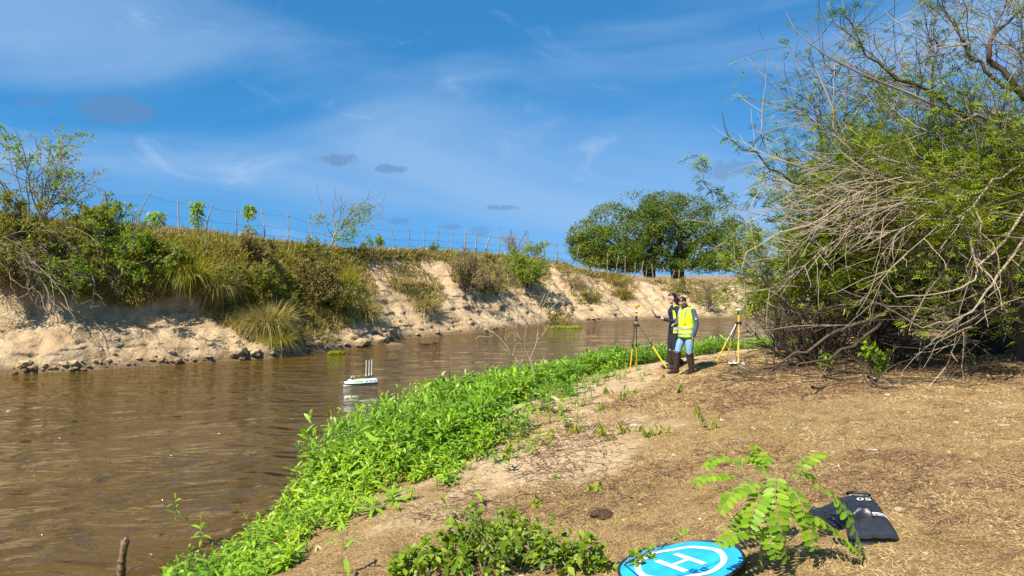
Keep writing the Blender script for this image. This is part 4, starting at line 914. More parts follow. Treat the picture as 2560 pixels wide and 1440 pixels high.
# ---- nightshade clump at the bottom edge
def nightshade(px, py, h, k=6):
    b = near_at(px, py); b = b - np.array([0, 0, .02]); t = thing('nightshade_plant', 'leafy nightshade plant in the clump at the bottom edge left of the blue pad', 'weed', b, 'nightshade plants at the bottom edge')
    az = R.uniform(0, 6.3, k); D = np.stack([np.cos(az) * .9, np.sin(az) * .9, R.uniform(.6, 1.5, k)], -1)
    P = grow(np.repeat(b[None], k, 0), D, h * R.uniform(.8, 1.3, k), 6, .12, (0, 0, -.03)); mb = MB(); tubes(mb, P, taper(k, 7, .006, .003), 4)
    _, q, tg_, _ = along(P, k * 5, .25, .95); Q = grow(q, fork(tg_, 30, 65), h * R.uniform(.2, .5, k * 5), 4, .15); tubes(mb, Q, taper(k * 5, 5, .0035, .002), 3); mb.build('stalk', M['weed_stem'], t, b)
    n = k * 26; _, q, tg_, _ = along(np.concatenate([Q]), n, .05, 1); d = unit(fork(tg_, 35, 85) + np.array([0, 0, .15])); ln = R.uniform(.045, .095, n)
    mb = MB(); strips(mb, q, d, ln, ln * .55, .3, prof=(.3, .95, .8, 0), side=np.tile([0, 0, 1.], (n, 1)) + R.normal(size=(n, 3)) * .3); mb.build('foliage', M['night'], t, b)
    for _ in range(2):
        j = R.integers(0, len(q)); bm = bmesh.new(); bmesh.ops.create_icosphere(bm, subdivisions=2, radius=.013); me = bpy.data.meshes.new('fruit'); bm.to_mesh(me); bm.free(); fo = link('fruit', me, M['fruit'], t); fo.location = tuple(q[j] - b + np.array([0, 0, -.02]))
M['fruit'] = plain('green_fruit', (.22, .34, .06), .35)
for px, py, h in [(1180, 1400, .40), (1260, 1390, .38), (1340, 1385, .36), (1300, 1430, .40), (1210, 1438, .42), (1130, 1436, .36), (1390, 1425, .32), (1080, 1438, .26), (1430, 1436, .28), (1240, 1345, .28), (1010, 1439, .2), (1540, 1436, .22)]: nightshade(px, py, h)

# ---- large compound leaved plant in the foreground
def leaflet_mesh():
    bm = bmesh.new(); n = 5; L_ = []
    prof = [(0, .10), (.18, .78), (.45, 1.0), (.75, .85), (.95, .38)]
    rows = [[bm.verts.new((t, s * w * .235, abs(s) * .05 * w)) for s in (-1, 0, 1)] for t, w in prof]
    tip = bm.verts.new((1.0, 0, 0))
    for a, b in zip(rows[:-1], rows[1:]):
        bm.faces.new((a[0], b[0], b[1], a[1])); bm.faces.new((a[1], b[1], b[2], a[2]))
    bm.faces.new((rows[-1][0], tip, rows[-1][1])); bm.faces.new((rows[-1][1], tip, rows[-1][2]))
    me = bpy.data.meshes.new('leaflet'); bm.to_mesh(me); bm.free()
    for p in me.polygons: p.use_smooth = True
    return me
LM = []
for i in range(5):
    me = leaflet_mesh(); a = me.attributes.new('rnd', 'FLOAT', 'POINT'); a.data.foreach_set('value', np.full(len(me.vertices), .1 + .2 * i, np.float32)); me.materials.append(M['frond']); LM.append(me)
pb = near_at(1905, 1428)
plant = thing('compound_leaf_plant', 'large bright green plant with arching compound leaves in front of the black bag', 'plant', pb)
Y0 = pb[1]
crown = U(1925, 1300, Y0)
mb = MB(); stl = smooth_line([pb - [0, 0, .03], U(1903, 1385, Y0), U(1912, 1335, Y0), crown, U(1942, 1235, Y0 + .02), U(1950, 1195, Y0 + .05)], 14); tubes(mb, stl, taper(1, 14, .013, .007)[0], 6); 
for pts in [[stl[9], U(1890, 1215, Y0 + .1), U(1862, 1190, Y0 + .16), U(1855, 1160, Y0 + .2)], [stl[11], U(1975, 1200, Y0 + .05), U(2020, 1165, Y0 + .1)], [stl[5], U(1885, 1300, Y0), U(1870, 1280, Y0 + .02)]]:
    tubes(mb, smooth_line(pts, 8), taper(1, 8, .008, .004)[0], 5)
mb.build('stem', M['weed_stem'], plant, pb)
FR = [ # control points: px, py, depth offset
 [(1945, 1180, .0), (1938, 1235, -.12), (1948, 1310, -.22), (1968, 1400, -.26)], [(2010, 1205, .02), (2080, 1235, -.02), (2130, 1310, -.10), (2166, 1398, -.14)],
 [(1990, 1285, -.05), (2050, 1300, -.12), (2105, 1340, -.16), (2150, 1385, -.2)], [(1915, 1205, .0), (1870, 1215, -.05), (1830, 1240, -.1), (1802, 1278, -.12)],
 [(1850, 1200, .14), (1810, 1188, .14), (1775, 1190, .12), (1742, 1206, .1)], [(1860, 1165, .2), (1825, 1148, .22), (1790, 1148, .22), (1764, 1168, .2)],
 [(1935, 1170, .12), (1910, 1148, .18), (1875, 1142, .22), (1845, 1150, .24)], [(1990, 1180, .08), (2010, 1160, .12), (2035, 1142, .16), (2058, 1134, .2)],
 [(1905, 1320, -.02), (1870, 1330, -.1), (1830, 1340, -.14), (1800, 1362, -.16)], [(1900, 1290, .0), (1870, 1290, -.04), (1845, 1300, -.06), (1822, 1330, -.08)],
 [(1965, 1250, -.04), (1995, 1275, -.1), (2022, 1320, -.16), (2038, 1370, -.2)], [(1985, 1200, .1), (2010, 1185, .14), (2030, 1190, .16), (2035, 1210, .16)],
 [(1935, 1290, -.05), (1925, 1330, -.14), (1930, 1360, -.2), (1940, 1392, -.24)], [(1925, 1195, .1), (1905, 1165, .14), (1900, 1140, .2), (1885, 1118, .24)], [(1960, 1270, -.08), (2000, 1300, -.05), (2050, 1310, 0), (2085, 1330, .04)], [(1930, 1225, -.02), (1905, 1240, -.1), (1885, 1275, -.16), (1875, 1315, -.2)], [(1960, 1215, -.03), (1985, 1230, -.1), (2005, 1262, -.16), (2015, 1305, -.2)]]
cnt = 0
for pts in FR:
    ln = smooth_line([U(a, b, Y0 + dy_) for a, b, dy_ in pts], 24); seg = np.linalg.norm(np.diff(ln, axis=0), axis=1).sum()
    mb = MB(); tubes(mb, ln, taper(1, 24, .0035, .0015)[0], 4); fo = mb.build('leaf', M['weed_stem'], plant, pb)
    npair = int(np.clip(round(seg / .040), 7, 13)); big = .070 if seg > .3 else .060
    for k in range(npair):
        s = .12 + .86 * k / (npair - 1); x = s * 23; i = min(int(x), 22); p = ln[i] * (1 - (x - i)) + ln[i + 1] * (x - i); tgv = unit(ln[i + 1] - ln[i])
        sd = unit(np.cross(tgv, [0, 0, 1.0])); upv = np.cross(sd, tgv); upv = upv if upv[2] > 0 else -upv
        for sg in (-1, 1):
            lx_ = unit(sd * sg + tgv * .28 - upv * R.uniform(.0, .3)); ly_ = unit(np.cross(upv + R.normal(size=3) * .18, lx_)); lz_ = np.cross(lx_, ly_)
            ln_ = big * np.interp(s, [.1, .4, .8, 1], [.75, 1.12, 1.0, .7]) * R.uniform(.92, 1.08) * 1.22
            lo = bpy.data.objects.new('leaflet', LM[R.integers(0, 5)]); COL.objects.link(lo); lo.parent = fo
            m4 = Matrix(np.column_stack([lx_ * ln_, ly_ * ln_ * .95, lz_ * ln_]).tolist()).to_4x4(); m4.translation = Vector(p - pb); lo.matrix_local = m4; cnt += 1

# ---- dry stick with small leaves lying across the pad
a = U(1562, 1405, 4.75); stick = smooth_line([near_at(1556, 1425) + [0, 0, .03], U(1600, 1388, 4.72), U(1680, 1352, 4.85), U(1745, 1322, 4.95), U(1770, 1305, 5.0)], 14)
t = thing('dry_stick', 'thin dry stick slanting up over the blue pad', 'stick', stick[0]); mb = MB(); tubes(mb, stick, taper(1, 14, .006, .002)[0], 5)
for i in (5, 8, 10): tubes(mb, smooth_line([stick[i], stick[i] + [.02, 0, .05], stick[i] + [.01, .01, .08]], 4), taper(1, 4, .003, .001)[0], 3)
mb.build('stalk', M['twig_grey'], t, stick[0])
n = 26; mb = MB(); q = stick[R.integers(3, 9, n)] + R.normal(size=(n, 3)) * .02; feathers(mb, q[:8], rand_unit(8) + [0, 0, .2], .09, pairs=6, pin=.4, wid=.16); mb.build('foliage', M['night'], t, stick[0])

# ---- bare dead sapling in the weeds
Yd = 15.4; b = U(1338, 965, Yd); b[2] = near_z(b[0], b[1]) - .05
t = thing('dead_sapling', 'bare dead sapling standing in the weeds at the water edge', 'sapling', b)
mb = MB(); tr = smooth_line([b, U(1336, 940, Yd), U(1328, 905, Yd), U(1322, 893, Yd)], 8); tubes(mb, tr, taper(1, 8, .024, .018)[0], 6); mb.build('trunk', M['twig_pale'], t, b)
br = [[(1324, 895, 0), (1308, 862, .05), (1297, 838, .1), (1288, 815, .1), (1265, 795, .2)], [(1326, 895, 0), (1338, 868, -.1), (1345, 835, -.1), (1347, 805, -.15), (1368, 780, -.2), (1397, 752, -.3)], [(1312, 868, 0), (1314, 835, -.1), (1318, 815, -.15), (1334, 798, -.2)], [(1345, 808, 0), (1352, 780, .1), (1362, 755, .1), (1374, 725, .15), (1374, 700, .2)],
      [(1300, 845, .1), (1292, 820, .2), (1294, 795, .2), (1296, 770, .3)], [(1345, 850, 0), (1362, 830, .1), (1372, 810, .2)], [(1312, 925, .4), (1295, 905, .4), (1275, 878, .45), (1250, 845, .5), (1216, 819, .6)], [(1276, 880, .4), (1266, 860, .4), (1262, 840, .4)], [(1282, 890, .4), (1288, 865, .4), (1290, 840, .4)], [(1320, 800, .1), (1338, 785, .1), (1358, 745, .1), (1363, 732, .1)], [(1310, 858, 0), (1296, 845, -.1), (1293, 830, -.1)]]
mb = MB(); P = np.stack([smooth_line([U(x, y, Yd + dd) for x, y, dd in q], 10) for q in br]); tubes(mb, P, taper(len(br), 10, .012, .005), 4)
_, q, tg_, _ = along(P, 46, .25, 1); Q = grow(q, fork(tg_, 25, 60) + np.array([0, 0, .2]), R.uniform(.12, .4, 46), 4, .16); tubes(mb, Q, taper(46, 5, .0045, .003), 3)
mb.build('branch', M['twig_pale'], t, b)

# ---- broken stake in the water
Ys = 7.2; b = U(302, 1450, Ys); b[2] = WZ - .3
ln = smooth_line([b, U(303, 1425, Ys), U(306, 1395, Ys), U(313, 1352, Ys)], 16); rad = .042 * np.linspace(1.0, .85, 16) * (1 + .10 * R.normal(size=16))
t = thing('broken_stake', 'weathered broken wooden stake sticking out of the water at the bottom left', 'stake', b); mb = MB(); tubes(mb, ln, rad, 10, cap=True); o = mb.build('shaft', M['stake'] if 'stake' in M else None, t, b, smooth=True)
M['stake'] = plain('stake_wood', (.16, .105, .06), .9, .1, vary=.6, scale=22, bump=.9); o.data.materials.clear(); o.data.materials.append(M['stake'])
mb = MB(); top = ln[-1]; blob(mb, top + [.012, 0, .01] - b + b, np.array([.03, .03, .035]), 77); mb.build('splintered_tip', M['stake'], t, b)

# ---- big thorny tree on the right
tb = np.array([9.1, 13.3, 0]); tb[2] = near_z(tb[0], tb[1]) - .1
tree = thing('thorn_tree', 'sprawling half bare thorn tree filling the right side', 'tree', tb)
trk = [[tb, U(2548, 820, 13.2), U(2530, 740, 13.1), U(2470, 690, 12.9)], [tb + [.3, .2, 0], U(2575, 760, 13.4), U(2590, 600, 13.4), U(2560, 420, 13.2)], [np.array([8.9, 14.5, near_z(8.9, 14.5) - .1]), U(2432, 830, 14.5), U(2440, 740, 14.5), U(2400, 600, 14.3)], [np.array([10.6, 12.4, near_z(10.6, 12.4) - .1]), U(2860, 700, 12.2), U(2780, 500, 12.0), U(2640, 330, 11.8)], [np.array([7.9, 15.3, near_z(7.9, 15.3) - .1]), U(2230, 820, 15.3), U(2210, 700, 15.2), U(2180, 560, 15)]]
for q in trk:
    mb = MB(); tubes(mb, smooth_line(q, 14), taper(1, 14, .12, .06)[0] * (1 + .05 * R.normal(size=14)), 8); mb.build('trunk', M['twig_dark'], tree, tb, smooth=True)
LIMB = [ # px,py,Y ; hand placed limbs
 ([(2470, 690, 12.9), (2389, 671, 12.6), (2253, 608, 12.2), (2190, 586, 12.0), (2050, 560, 11.6), (1900, 590, 11.4)], .045, 'twig_grey'), ([(2560, 770, 13.2), (2380, 760, 12.8), (2240, 762, 12.3), (2130, 820, 12.2), (1980, 890, 12.4), (1850, 925, 12.8)], .06, 'twig_dark'),
 ([(2600, 520, 11.2), (2500, 680, 10.4), (2462, 742, 10.2), (2400, 790, 10.0), (2310, 816, 9.9), (2215, 770, 9.8)], .021, 'twig_pale'), ([(2600, 480, 11.2), (2480, 640, 10.4), (2440, 690, 10.2), (2380, 725, 10.0), (2270, 745, 9.9), (2200, 700, 9.9)], .019, 'twig_pale'), ([(2600, 400, 11.6), (2500, 440, 11.0), (2446, 490, 10.6), (2450, 560, 10.3), (2490, 640, 10.2), (2500, 720, 10.2)], .02, 'twig_pale'),
 ([(2700, 400, 12.4), (2560, 330, 12), (2480, 300, 11.8), (2380, 285, 11.6), (2290, 250, 11.4), (2160, 195, 11.2), (2020, 120, 11.2), (1965, 30, 11.3)], .035, 'twig_grey'), ([(2640, 330, 11.8), (2520, 200, 11.8), (2470, 130, 11.8), (2520, 60, 11.9), (2580, -20, 12)], .06, 'twig_dark'), ([(2560, 420, 13.2), (2480, 330, 13), (2350, 250, 12.8), (2200, 160, 12.6), (2100, 20, 12.6)], .05, 'twig_dark'),
 ([(2400, 600, 14.3), (2340, 400, 14), (2335, 200, 14), (2345, 0, 14)], .05, 'twig_dark'), ([(2180, 560, 15), (2060, 500, 14), (2055, 350, 13.8), (2045, 200, 13.8)], .035, 'twig_dark'), ([(2250, 520, 12.6), (2150, 500, 12.4), (2030, 465, 12.2), (1940, 430, 12.2), (1860, 375, 12.2), (1815, 330, 12.2), (1805, 280, 12.2)], .026, 'twig_dark'), ([(1870, 380, 12.2), (1900, 340, 12.2), (1915, 300, 12.2)], .012, 'twig_dark'),
 ([(2560, 250, 12.6), (2450, 160, 12.4), (2380, 60, 12.4), (2330, -40, 12.4)], .04, 'twig_grey'), ([(2400, 600, 14.3), (2250, 560, 13.6), (2060, 560, 13), (1900, 570, 12.6), (1720, 545, 12.4), (1650, 530, 12.4)], .014, 'twig_pale'), ([(2300, 460, 12), (2200, 480, 11.4), (2060, 540, 11), (1900, 620, 10.9), (1850, 690, 10.9), (1870, 780, 11)], .013, 'twig_pale'),
 ([(2060, 575, 12.4), (1930, 545, 12.3), (1840, 520, 12.3), (1775, 470, 12.3), (1738, 388, 12.3)], .012, 'twig_grey'), ([(2480, 690, 12.9), (2300, 560, 12), (2200, 480, 11.8), (2100, 330, 11.8), (2040, 180, 12), (2010, 60, 12)], .04, 'twig_grey'), ([(2240, 765, 12.3), (2100, 880, 11.8), (1980, 920, 11.7), (1850, 940, 12)], .03, 'twig_dark'), ([(2560, 480, 12.4), (2400, 500, 11.8), (2280, 490, 11.5), (2150, 520, 11.3), (2000, 590, 11.2)], .014, 'twig_pale'), ([(2600, 500, 11.6), (2500, 470, 11.3), (2400, 440, 11.2), (2300, 420, 11.2), (2180, 440, 11.1)], .014, 'twig_pale')]
allp = []
for q, r, m_ in LIMB:
    ln = smooth_line([U(*c_) for c_ in q], 16); ln[1:-1] += R.normal(size=(14, 3)) * .13 * np.linalg.norm(np.diff(ln, axis=0), axis=1).mean(); allp.append(ln)
    mb = MB(); tubes(mb, ln, np.interp(np.linspace(0, 1, 16), [0, .6, 1], [r, r * .55, .005]), 6); mb.build('limb', M[m_], tree, tb, smooth=True)
DC_ = np.array([8.9, 13.4, 1.3]); DR = np.array([5.1, 3.7, 7.2])
inside = lambda P: (((P - DC_) / DR) ** 2).sum(-1) < 1.0
nearly = lambda P: (((P - DC_) / DR) ** 2).sum(-1) < 1.28
# more limbs spreading from the trunks through the dome
n = 90; st = np.concatenate([smooth_line(q, 14)[5:] for q in trk]); st = st[R.integers(0, len(st), n)]
az = R.uniform(np.radians(95), np.radians(275), n); el = np.radians(R.uniform(2, 80, n))
P = grow(st, np.stack([np.cos(az) * np.cos(el), np.sin(az) * np.cos(el), np.sin(el)], -1), R.uniform(2.2, 5.0, n), 15, .11, (0, 0, -.012))
P = P[inside(P[:, 11])]
mb = MB(); tubes(mb, P, taper(len(P), 16, .022, .007), 5); mb.build('branch', M['twig_grey'], tree, tb)
ALL = np.concatenate([np.array(allp)[:, :, :], P])
n = 950; _, q, tg_, _ = along(ALL, n, .25, 1); Q = grow(q, fork(tg_, 18, 65) + np.array([-.15, -.05, .12]), R.uniform(.8, 2.3, n), 8, .12, (0, 0, .0)); k = inside(Q[:, -1]) | ((R.random(n) < .25) & nearly(Q[:, -1])); Q = Q[k]
mb = MB(); tubes(mb, Q, taper(len(Q), 9, .0085, .004), 4); o = mb.build('branchlet', M['twig_grey'], tree, tb); tag(o, kind='stuff')
n = 4200; _, q, tg_, _ = along(Q, n, .1, 1); Q2 = grow(q, fork(tg_, 18, 65), R.uniform(.3, 1.1, n), 5, .15, (0, 0, 0)); k = inside(Q2[:, -1]) | ((R.random(n) < .35) & nearly(Q2[:, -1])); Q2 = Q2[k]
pale = R.random(len(Q2)) < np.interp(Q2[:, 0, 2], [0, .8, 2, 3.2, 5], [.2, .3, .75, .6, .25])
mb = MB(); tubes(mb, Q2[pale], taper(pale.sum(), 6, .0058, .0035), 3); tag(mb.build('pale_twig', M['twig_pale'], tree, tb), kind='stuff')
mb = MB(); tubes(mb, Q2[~pale], taper((~pale).sum(), 6, .0058, .0035), 3); tag(mb.build('dark_twig', M['twig_dark'], tree, tb), kind='stuff')
# pale sunlit dead twigs fanning out to the left at mid height
n = 34; s0 = np.stack([U(R.uniform(2050, 2500), R.uniform(430, 560), R.uniform(10.7, 11.9)) for _ in range(n)])
Qf = grow(s0, np.stack([-R.uniform(.6, 1.2, n), R.normal(0, .25, n), R.normal(.02, .3, n)], -1), R.uniform(.9, 2.3, n), 8, .13, (0, 0, -.07)); Qf = Qf[nearly(Qf[:, -1])]; n = len(Qf)
mb = MB(); tubes(mb, Qf, taper(n, 9, .0075, .0035), 4); _, q, tg_, _ = along(Qf, 300, .15, 1); Qg = grow(q, fork(tg_, 15, 60), R.uniform(.3, .9, 300), 5, .13, (0, 0, -.03)); tubes(mb, Qg, taper(300, 6, .005, .003), 3); tag(mb.build('dead_twig', M['twig_pale'], tree, tb), kind='stuff')
# feathery leaves: thick towards the right, sparse clusters on the left, nearly none among the dead twigs
def px_of(P):
    v = P - CAM; c_, s_ = math.cos(PITCH), math.sin(PITCH); dep = v[..., 1] * c_ - v[..., 2] * s_; upc = v[..., 1] * s_ + v[..., 2] * c_
    return 1280 + FPX * v[..., 0] / dep, 720 - FPX * upc / dep
end = np.concatenate([Q2[:, 3], Q2[:, 5], Q2[:, 4], Q[:, 8], Q[:, 5]])
clus = fbm(end[:, 0] * 1.1 + end[:, 1] * .5, end[:, 2] * 1.2 - end[:, 1] * .4, 3, 77)
# leafiness as a property of the place in the crown: most where the crown is deep (large x) and 2-5 m up
leafy = np.interp(end[:, 0], [3.5, 5, 6.5, 8.5], [.16, .40, .75, .85]) * np.interp(end[:, 2], [-.5, .4, 1.4, 2.4, 3.2, 4.4, 5.6, 7.5], [.03, .10, .65, .95, 1.0, .7, .16, .10])
end = end[(R.random(len(end)) < leafy * np.clip(.9 + 2.4 * clus, 0, 2.2))]
n = len(end) * 3; c_ = np.repeat(end, 3, 0) + R.normal(size=(n, 3)) * .10
mb = MB(); feathers(mb, c_, R.normal(size=(n, 3)) * [1, 1, .5] + np.array([-.2, -.1, .1]), R.uniform(.11, .19, n), pairs=4, pin=.42, wid=.14); o = mb.build('foliage', M['feather'], tree, tb)
# drooping leaf sprays along the high and outer limbs
SL = [allp[i] for i in range(len(LIMB)) if i in (5, 7, 9, 10, 12, 16)]
pts = []
for li, s_ in enumerate(SL):
    kk = 17; _, q, tg_, _ = along(s_[None], kk, .3, 1); e = grow(q, fork(tg_, 20, 70), R.uniform(.15, .7, kk), 4, .15); tw = MB(); pts.append(e)
E = np.concatenate(pts); E = E[nearly(E[:, -1])]; E15 = grow(np.repeat(allp[15][None, 8:], 2, 0).reshape(-1, 3), rand_unit(16) + [-.2, 0, 0], R.uniform(.06, .22, 16), 4, .15); E = np.concatenate([E, E15])
mb = MB(); tubes(mb, E, taper(len(E), 5, .005, .003), 3); tag(mb.build('spray_twig', M['twig_dark'], tree, tb), kind='stuff')
c_ = E[:, 2:].reshape(-1, 3); c_ = np.repeat(c_, 3, 0) + R.normal(size=(len(c_) * 3, 3)) * .05; k = R.random(len(c_)) < .6; c_ = c_[k]; n = len(c_)
mb = MB(); feathers(mb, c_, R.normal(size=(n, 3)) * [1, 1, .4] + np.array([-.2, -.1, -.25]), R.uniform(.10, .18, n), pairs=5, pin=.45, wid=.15); mb.build('leaf_spray', M['feather_dark'], tree, tb)

# ---- second thorn tree, mostly outside the right edge; its boughs overhang and shade the dry grass
b2_ = np.array([9.6, 7.6, 0]); b2_[2] = near_z(b2_[0], b2_[1]) - .1
tree2 = thing('thorn_tree', 'thorn tree beyond the right edge whose twigs shade the dry grass', 'tree', b2_)
mb = MB(); t2 = smooth_line([b2_, b2_ + [-.1, .1, 1.2], b2_ + [-.5, .3, 2.3], b2_ + [-.8, .5, 3.2]], 12); tubes(mb, t2, taper(1, 12, .11, .06)[0], 8); mb.build('trunk', M['twig_dark'], tree2, b2_, smooth=True)
n = 30; az = R.uniform(np.radians(60), np.radians(260), n); el = np.radians(R.uniform(8, 60, n)); P = grow(t2[R.integers(5, 12, n)], np.stack([np.cos(az) * np.cos(el), np.sin(az) * np.cos(el), np.sin(el)], -1), R.uniform(1.4, 2.9, n), 12, .12, (0, 0, -.01))
mb = MB(); tubes(mb, P, taper(n, 13, .028, .008), 5); mb.build('limb', M['twig_grey'], tree2, b2_)
_, q, tg_, _ = along(P, 260, .2, 1); Q = grow(q, fork(tg_, 20, 65), R.uniform(.4, 1.2, 260), 7, .13); mb = MB(); tubes(mb, Q, taper(260, 8, .009, .004), 4); _, q, tg_, _ = along(Q, 700, .1, 1); Q3 = grow(q, fork(tg_, 20, 65), R.uniform(.2, .6, 700), 4, .15); tubes(mb, Q3, taper(700, 5, .005, .003), 3); tag(mb.build('twig', M['twig_grey'], tree2, b2_), kind='stuff')
e_ = Q3[R.random(700) < .45][:, 2:].reshape(-1, 3); mb = MB(); feathers(mb, e_, R.normal(size=e_.shape) * [1, 1, .4], R.uniform(.09, .16, len(e_)), pairs=5, pin=.42, wid=.13); mb.build('foliage', M['feather'], tree2, b2_)
# ---- green thicket behind and below the thorn tree
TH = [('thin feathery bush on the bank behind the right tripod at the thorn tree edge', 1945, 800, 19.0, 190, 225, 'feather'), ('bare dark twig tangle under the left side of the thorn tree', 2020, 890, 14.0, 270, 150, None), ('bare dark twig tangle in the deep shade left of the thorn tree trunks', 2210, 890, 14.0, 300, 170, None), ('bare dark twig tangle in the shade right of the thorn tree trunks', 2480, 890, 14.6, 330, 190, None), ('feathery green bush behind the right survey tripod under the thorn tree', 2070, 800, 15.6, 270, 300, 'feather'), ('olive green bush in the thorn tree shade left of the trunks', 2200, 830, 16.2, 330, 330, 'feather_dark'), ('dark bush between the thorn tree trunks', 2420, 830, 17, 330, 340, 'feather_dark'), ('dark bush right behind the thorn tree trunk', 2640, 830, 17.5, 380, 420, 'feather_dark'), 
      ('tall dense bush far behind the thorn tree, left one', 2150, 760, 24, 330, 330, 'feather_dark'), ('tall dense bush far behind the thorn tree, right one', 2450, 780, 25, 420, 400, 'feather_dark')]
for lb, px, py, Y, wp, hp, lf in TH:
    b = U(px, py, Y); b[2] = near_z(b[0], b[1]) - .1; k = Y / FPX
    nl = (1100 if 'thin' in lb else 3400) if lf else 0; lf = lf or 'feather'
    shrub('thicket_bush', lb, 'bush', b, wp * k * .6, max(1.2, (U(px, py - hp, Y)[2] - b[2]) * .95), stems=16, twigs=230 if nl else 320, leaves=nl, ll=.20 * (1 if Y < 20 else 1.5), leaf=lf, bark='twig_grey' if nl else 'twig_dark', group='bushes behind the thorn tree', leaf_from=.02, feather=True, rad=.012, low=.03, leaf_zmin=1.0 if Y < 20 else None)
shrub('leafy_seedling', 'small broad leaved green plant in the shade under the thorn tree', 'plant', near_at(2215, 925), .5, .55, stems=6, twigs=20, leaves=120, ll=.12, lw=.09, leaf='green', sub=1)
shrub('leafy_seedling', 'low green seedling left of the broad leaved plant under the thorn tree', 'plant', near_at(2060, 925), .35, .3, stems=5, twigs=12, leaves=70, ll=.09, lw=.06, leaf='green', sub=1)
# ---- fallen branch at the tree's edge
b = near_at(2165, 968); t = thing('fallen_branch', 'fallen dead branch on the ground at the edge of the tree shade', 'branch', b); mb = MB()
for pts in [[(2150, 925), (2160, 945), (2170, 962), (2180, 970)], [(2175, 970), (2200, 972), (2225, 974), (2245, 973)], [(2060, 962), (2110, 955), (2150, 950)], [(2030, 990), (2050, 975), (2072, 965)], [(2170, 965), (2190, 955), (2200, 935)]]:
    L_ = smooth_line([near_at(x, y) + [0, 0, .03 + .10 * (i == 0)] for i, (x, y) in enumerate(pts)], 8); tubes(mb, L_, taper(1, 8, .022, .009)[0], 5)
mb.build('limb', M['twig_dark'], t, b)
n = 240; mb = MB(); c_ = np.array([near_at(R.uniform(1810, 2350), R.uniform(905, 962)) for _ in range(n)]); P = grow(c_ + [0, 0, .02], R.normal(size=(n, 3)) * [1, .6, .35] + [0, 0, .1], R.uniform(.3, 1.1, n), 6, .15, (0, 0, -.03)); P[..., 2] = np.maximum(P[..., 2], near_h(P[..., 0], P[..., 1]) + .01); tubes(mb, P, taper(n, 7, .007, .004), 3)
tag(mb.build('brushwood', M['twig_dark']), 'loose dark brushwood on the ground under the thorn tree', kind='stuff')
# ================================================================== EQUIPMENT
M['yellow'] = plain('yellow_paint', (.72, .46, .02), .4, .5, vary=.06)
M['black_plastic'] = plain('black_plastic', (.022, .022, .026), .45, .5, vary=.2)
M['orange_plastic'] = plain('orange_plastic', (.80, .36, .03), .4, .5, vary=.06)
M['white_plastic'] = plain('white_plastic', (.62, .62, .60), .35, .5, vary=.03)
M['white_metal'] = plain('white_metal', (.70, .71, .72), .35, .5, vary=.05)
M['boat_green'] = plain('boat_green', (.06, .38, .05), .35, .5, vary=.05)
M['boat_teal'] = plain('boat_teal', (.12, .25, .25), .3, .5, vary=.05)
M['pad_blue'] = plain('pad_blue', (.018, .32, .60), .6, .35, vary=.16, scale=7, bump=.5)
M['pad_white'] = plain('pad_white', (.78, .80, .82), .55, .4, vary=.04)
M['bag_black'] = plain('bag_black', (.018, .022, .030), .6, .4, vary=.3, scale=14, bump=.25)
M['cloth_black'] = plain('cloth_black', (.014, .016, .022), .38, .5, vary=.3, scale=20, bump=.35)
M['print_white'] = plain('print_white', (.75, .75, .70), .6, .3, vary=.05)
M['dung'] = plain('dung', (.075, .045, .03), .95, .1, vary=.5, scale=40, bump=1.0)

def rod(mb, a, b, r0, r1=None, sides=8, m=2):
    r1 = r0 if r1 is None else r1
    a = np.asarray(a, float); b = np.asarray(b, float); t = np.linspace(0, 1, max(m, 2))[:, None]
    tubes(mb, a * (1 - t) + b * t, taper(1, max(m, 2), r0, r1)[0], sides, cap=True)
def lathe(mb, c, prof, sides=20, axis=(0, 0, 1)):
    """profile (radius, height) turned round an upright axis"""
    c = np.asarray(c, float); ang = np.arange(sides) / sides * 2 * np.pi
    V = np.array([[c[0] + r * math.cos(a), c[1] + r * math.sin(a), c[2] + z] for r, z in prof for a in ang]); m = len(prof)
    ii = np.arange(m * sides).reshape(m, sides); q = np.stack([ii[:-1], np.roll(ii[:-1], -1, 1), np.roll(ii[1:], -1, 1), ii[1:]], -1).reshape(-1, 4)
    tr = [(ii[0, 0], ii[0, k + 1], ii[0, k]) for k in range(1, sides - 1)] + [(ii[-1, 0], ii[-1, k], ii[-1, k + 1]) for k in range(1, sides - 1)]
    mb.add(V, quads=q, tris=tr)
def box(mb, c, s, rot=0.0, bev=.12):
    """chamfered block"""
    bm = bmesh.new(); bmesh.ops.create_cube(bm, size=1.0); bmesh.ops.scale(bm, vec=Vector(s), verts=bm.verts); bmesh.ops.bevel(bm, geom=list(bm.edges), offset=min(s) * bev, segments=2, affect='EDGES', profile=.5)
    bmesh.ops.rotate(bm, matrix=Matrix.Rotation(rot, 3, 'Z'), verts=bm.verts); bmesh.ops.triangulate(bm, faces=bm.faces)
    bm.verts.index_update(); v = np.array([x.co[:] for x in bm.verts]) + np.asarray(c); f = [[q.index for q in p.verts] for p in bm.faces]; bm.free(); mb.add(v, tris=f)

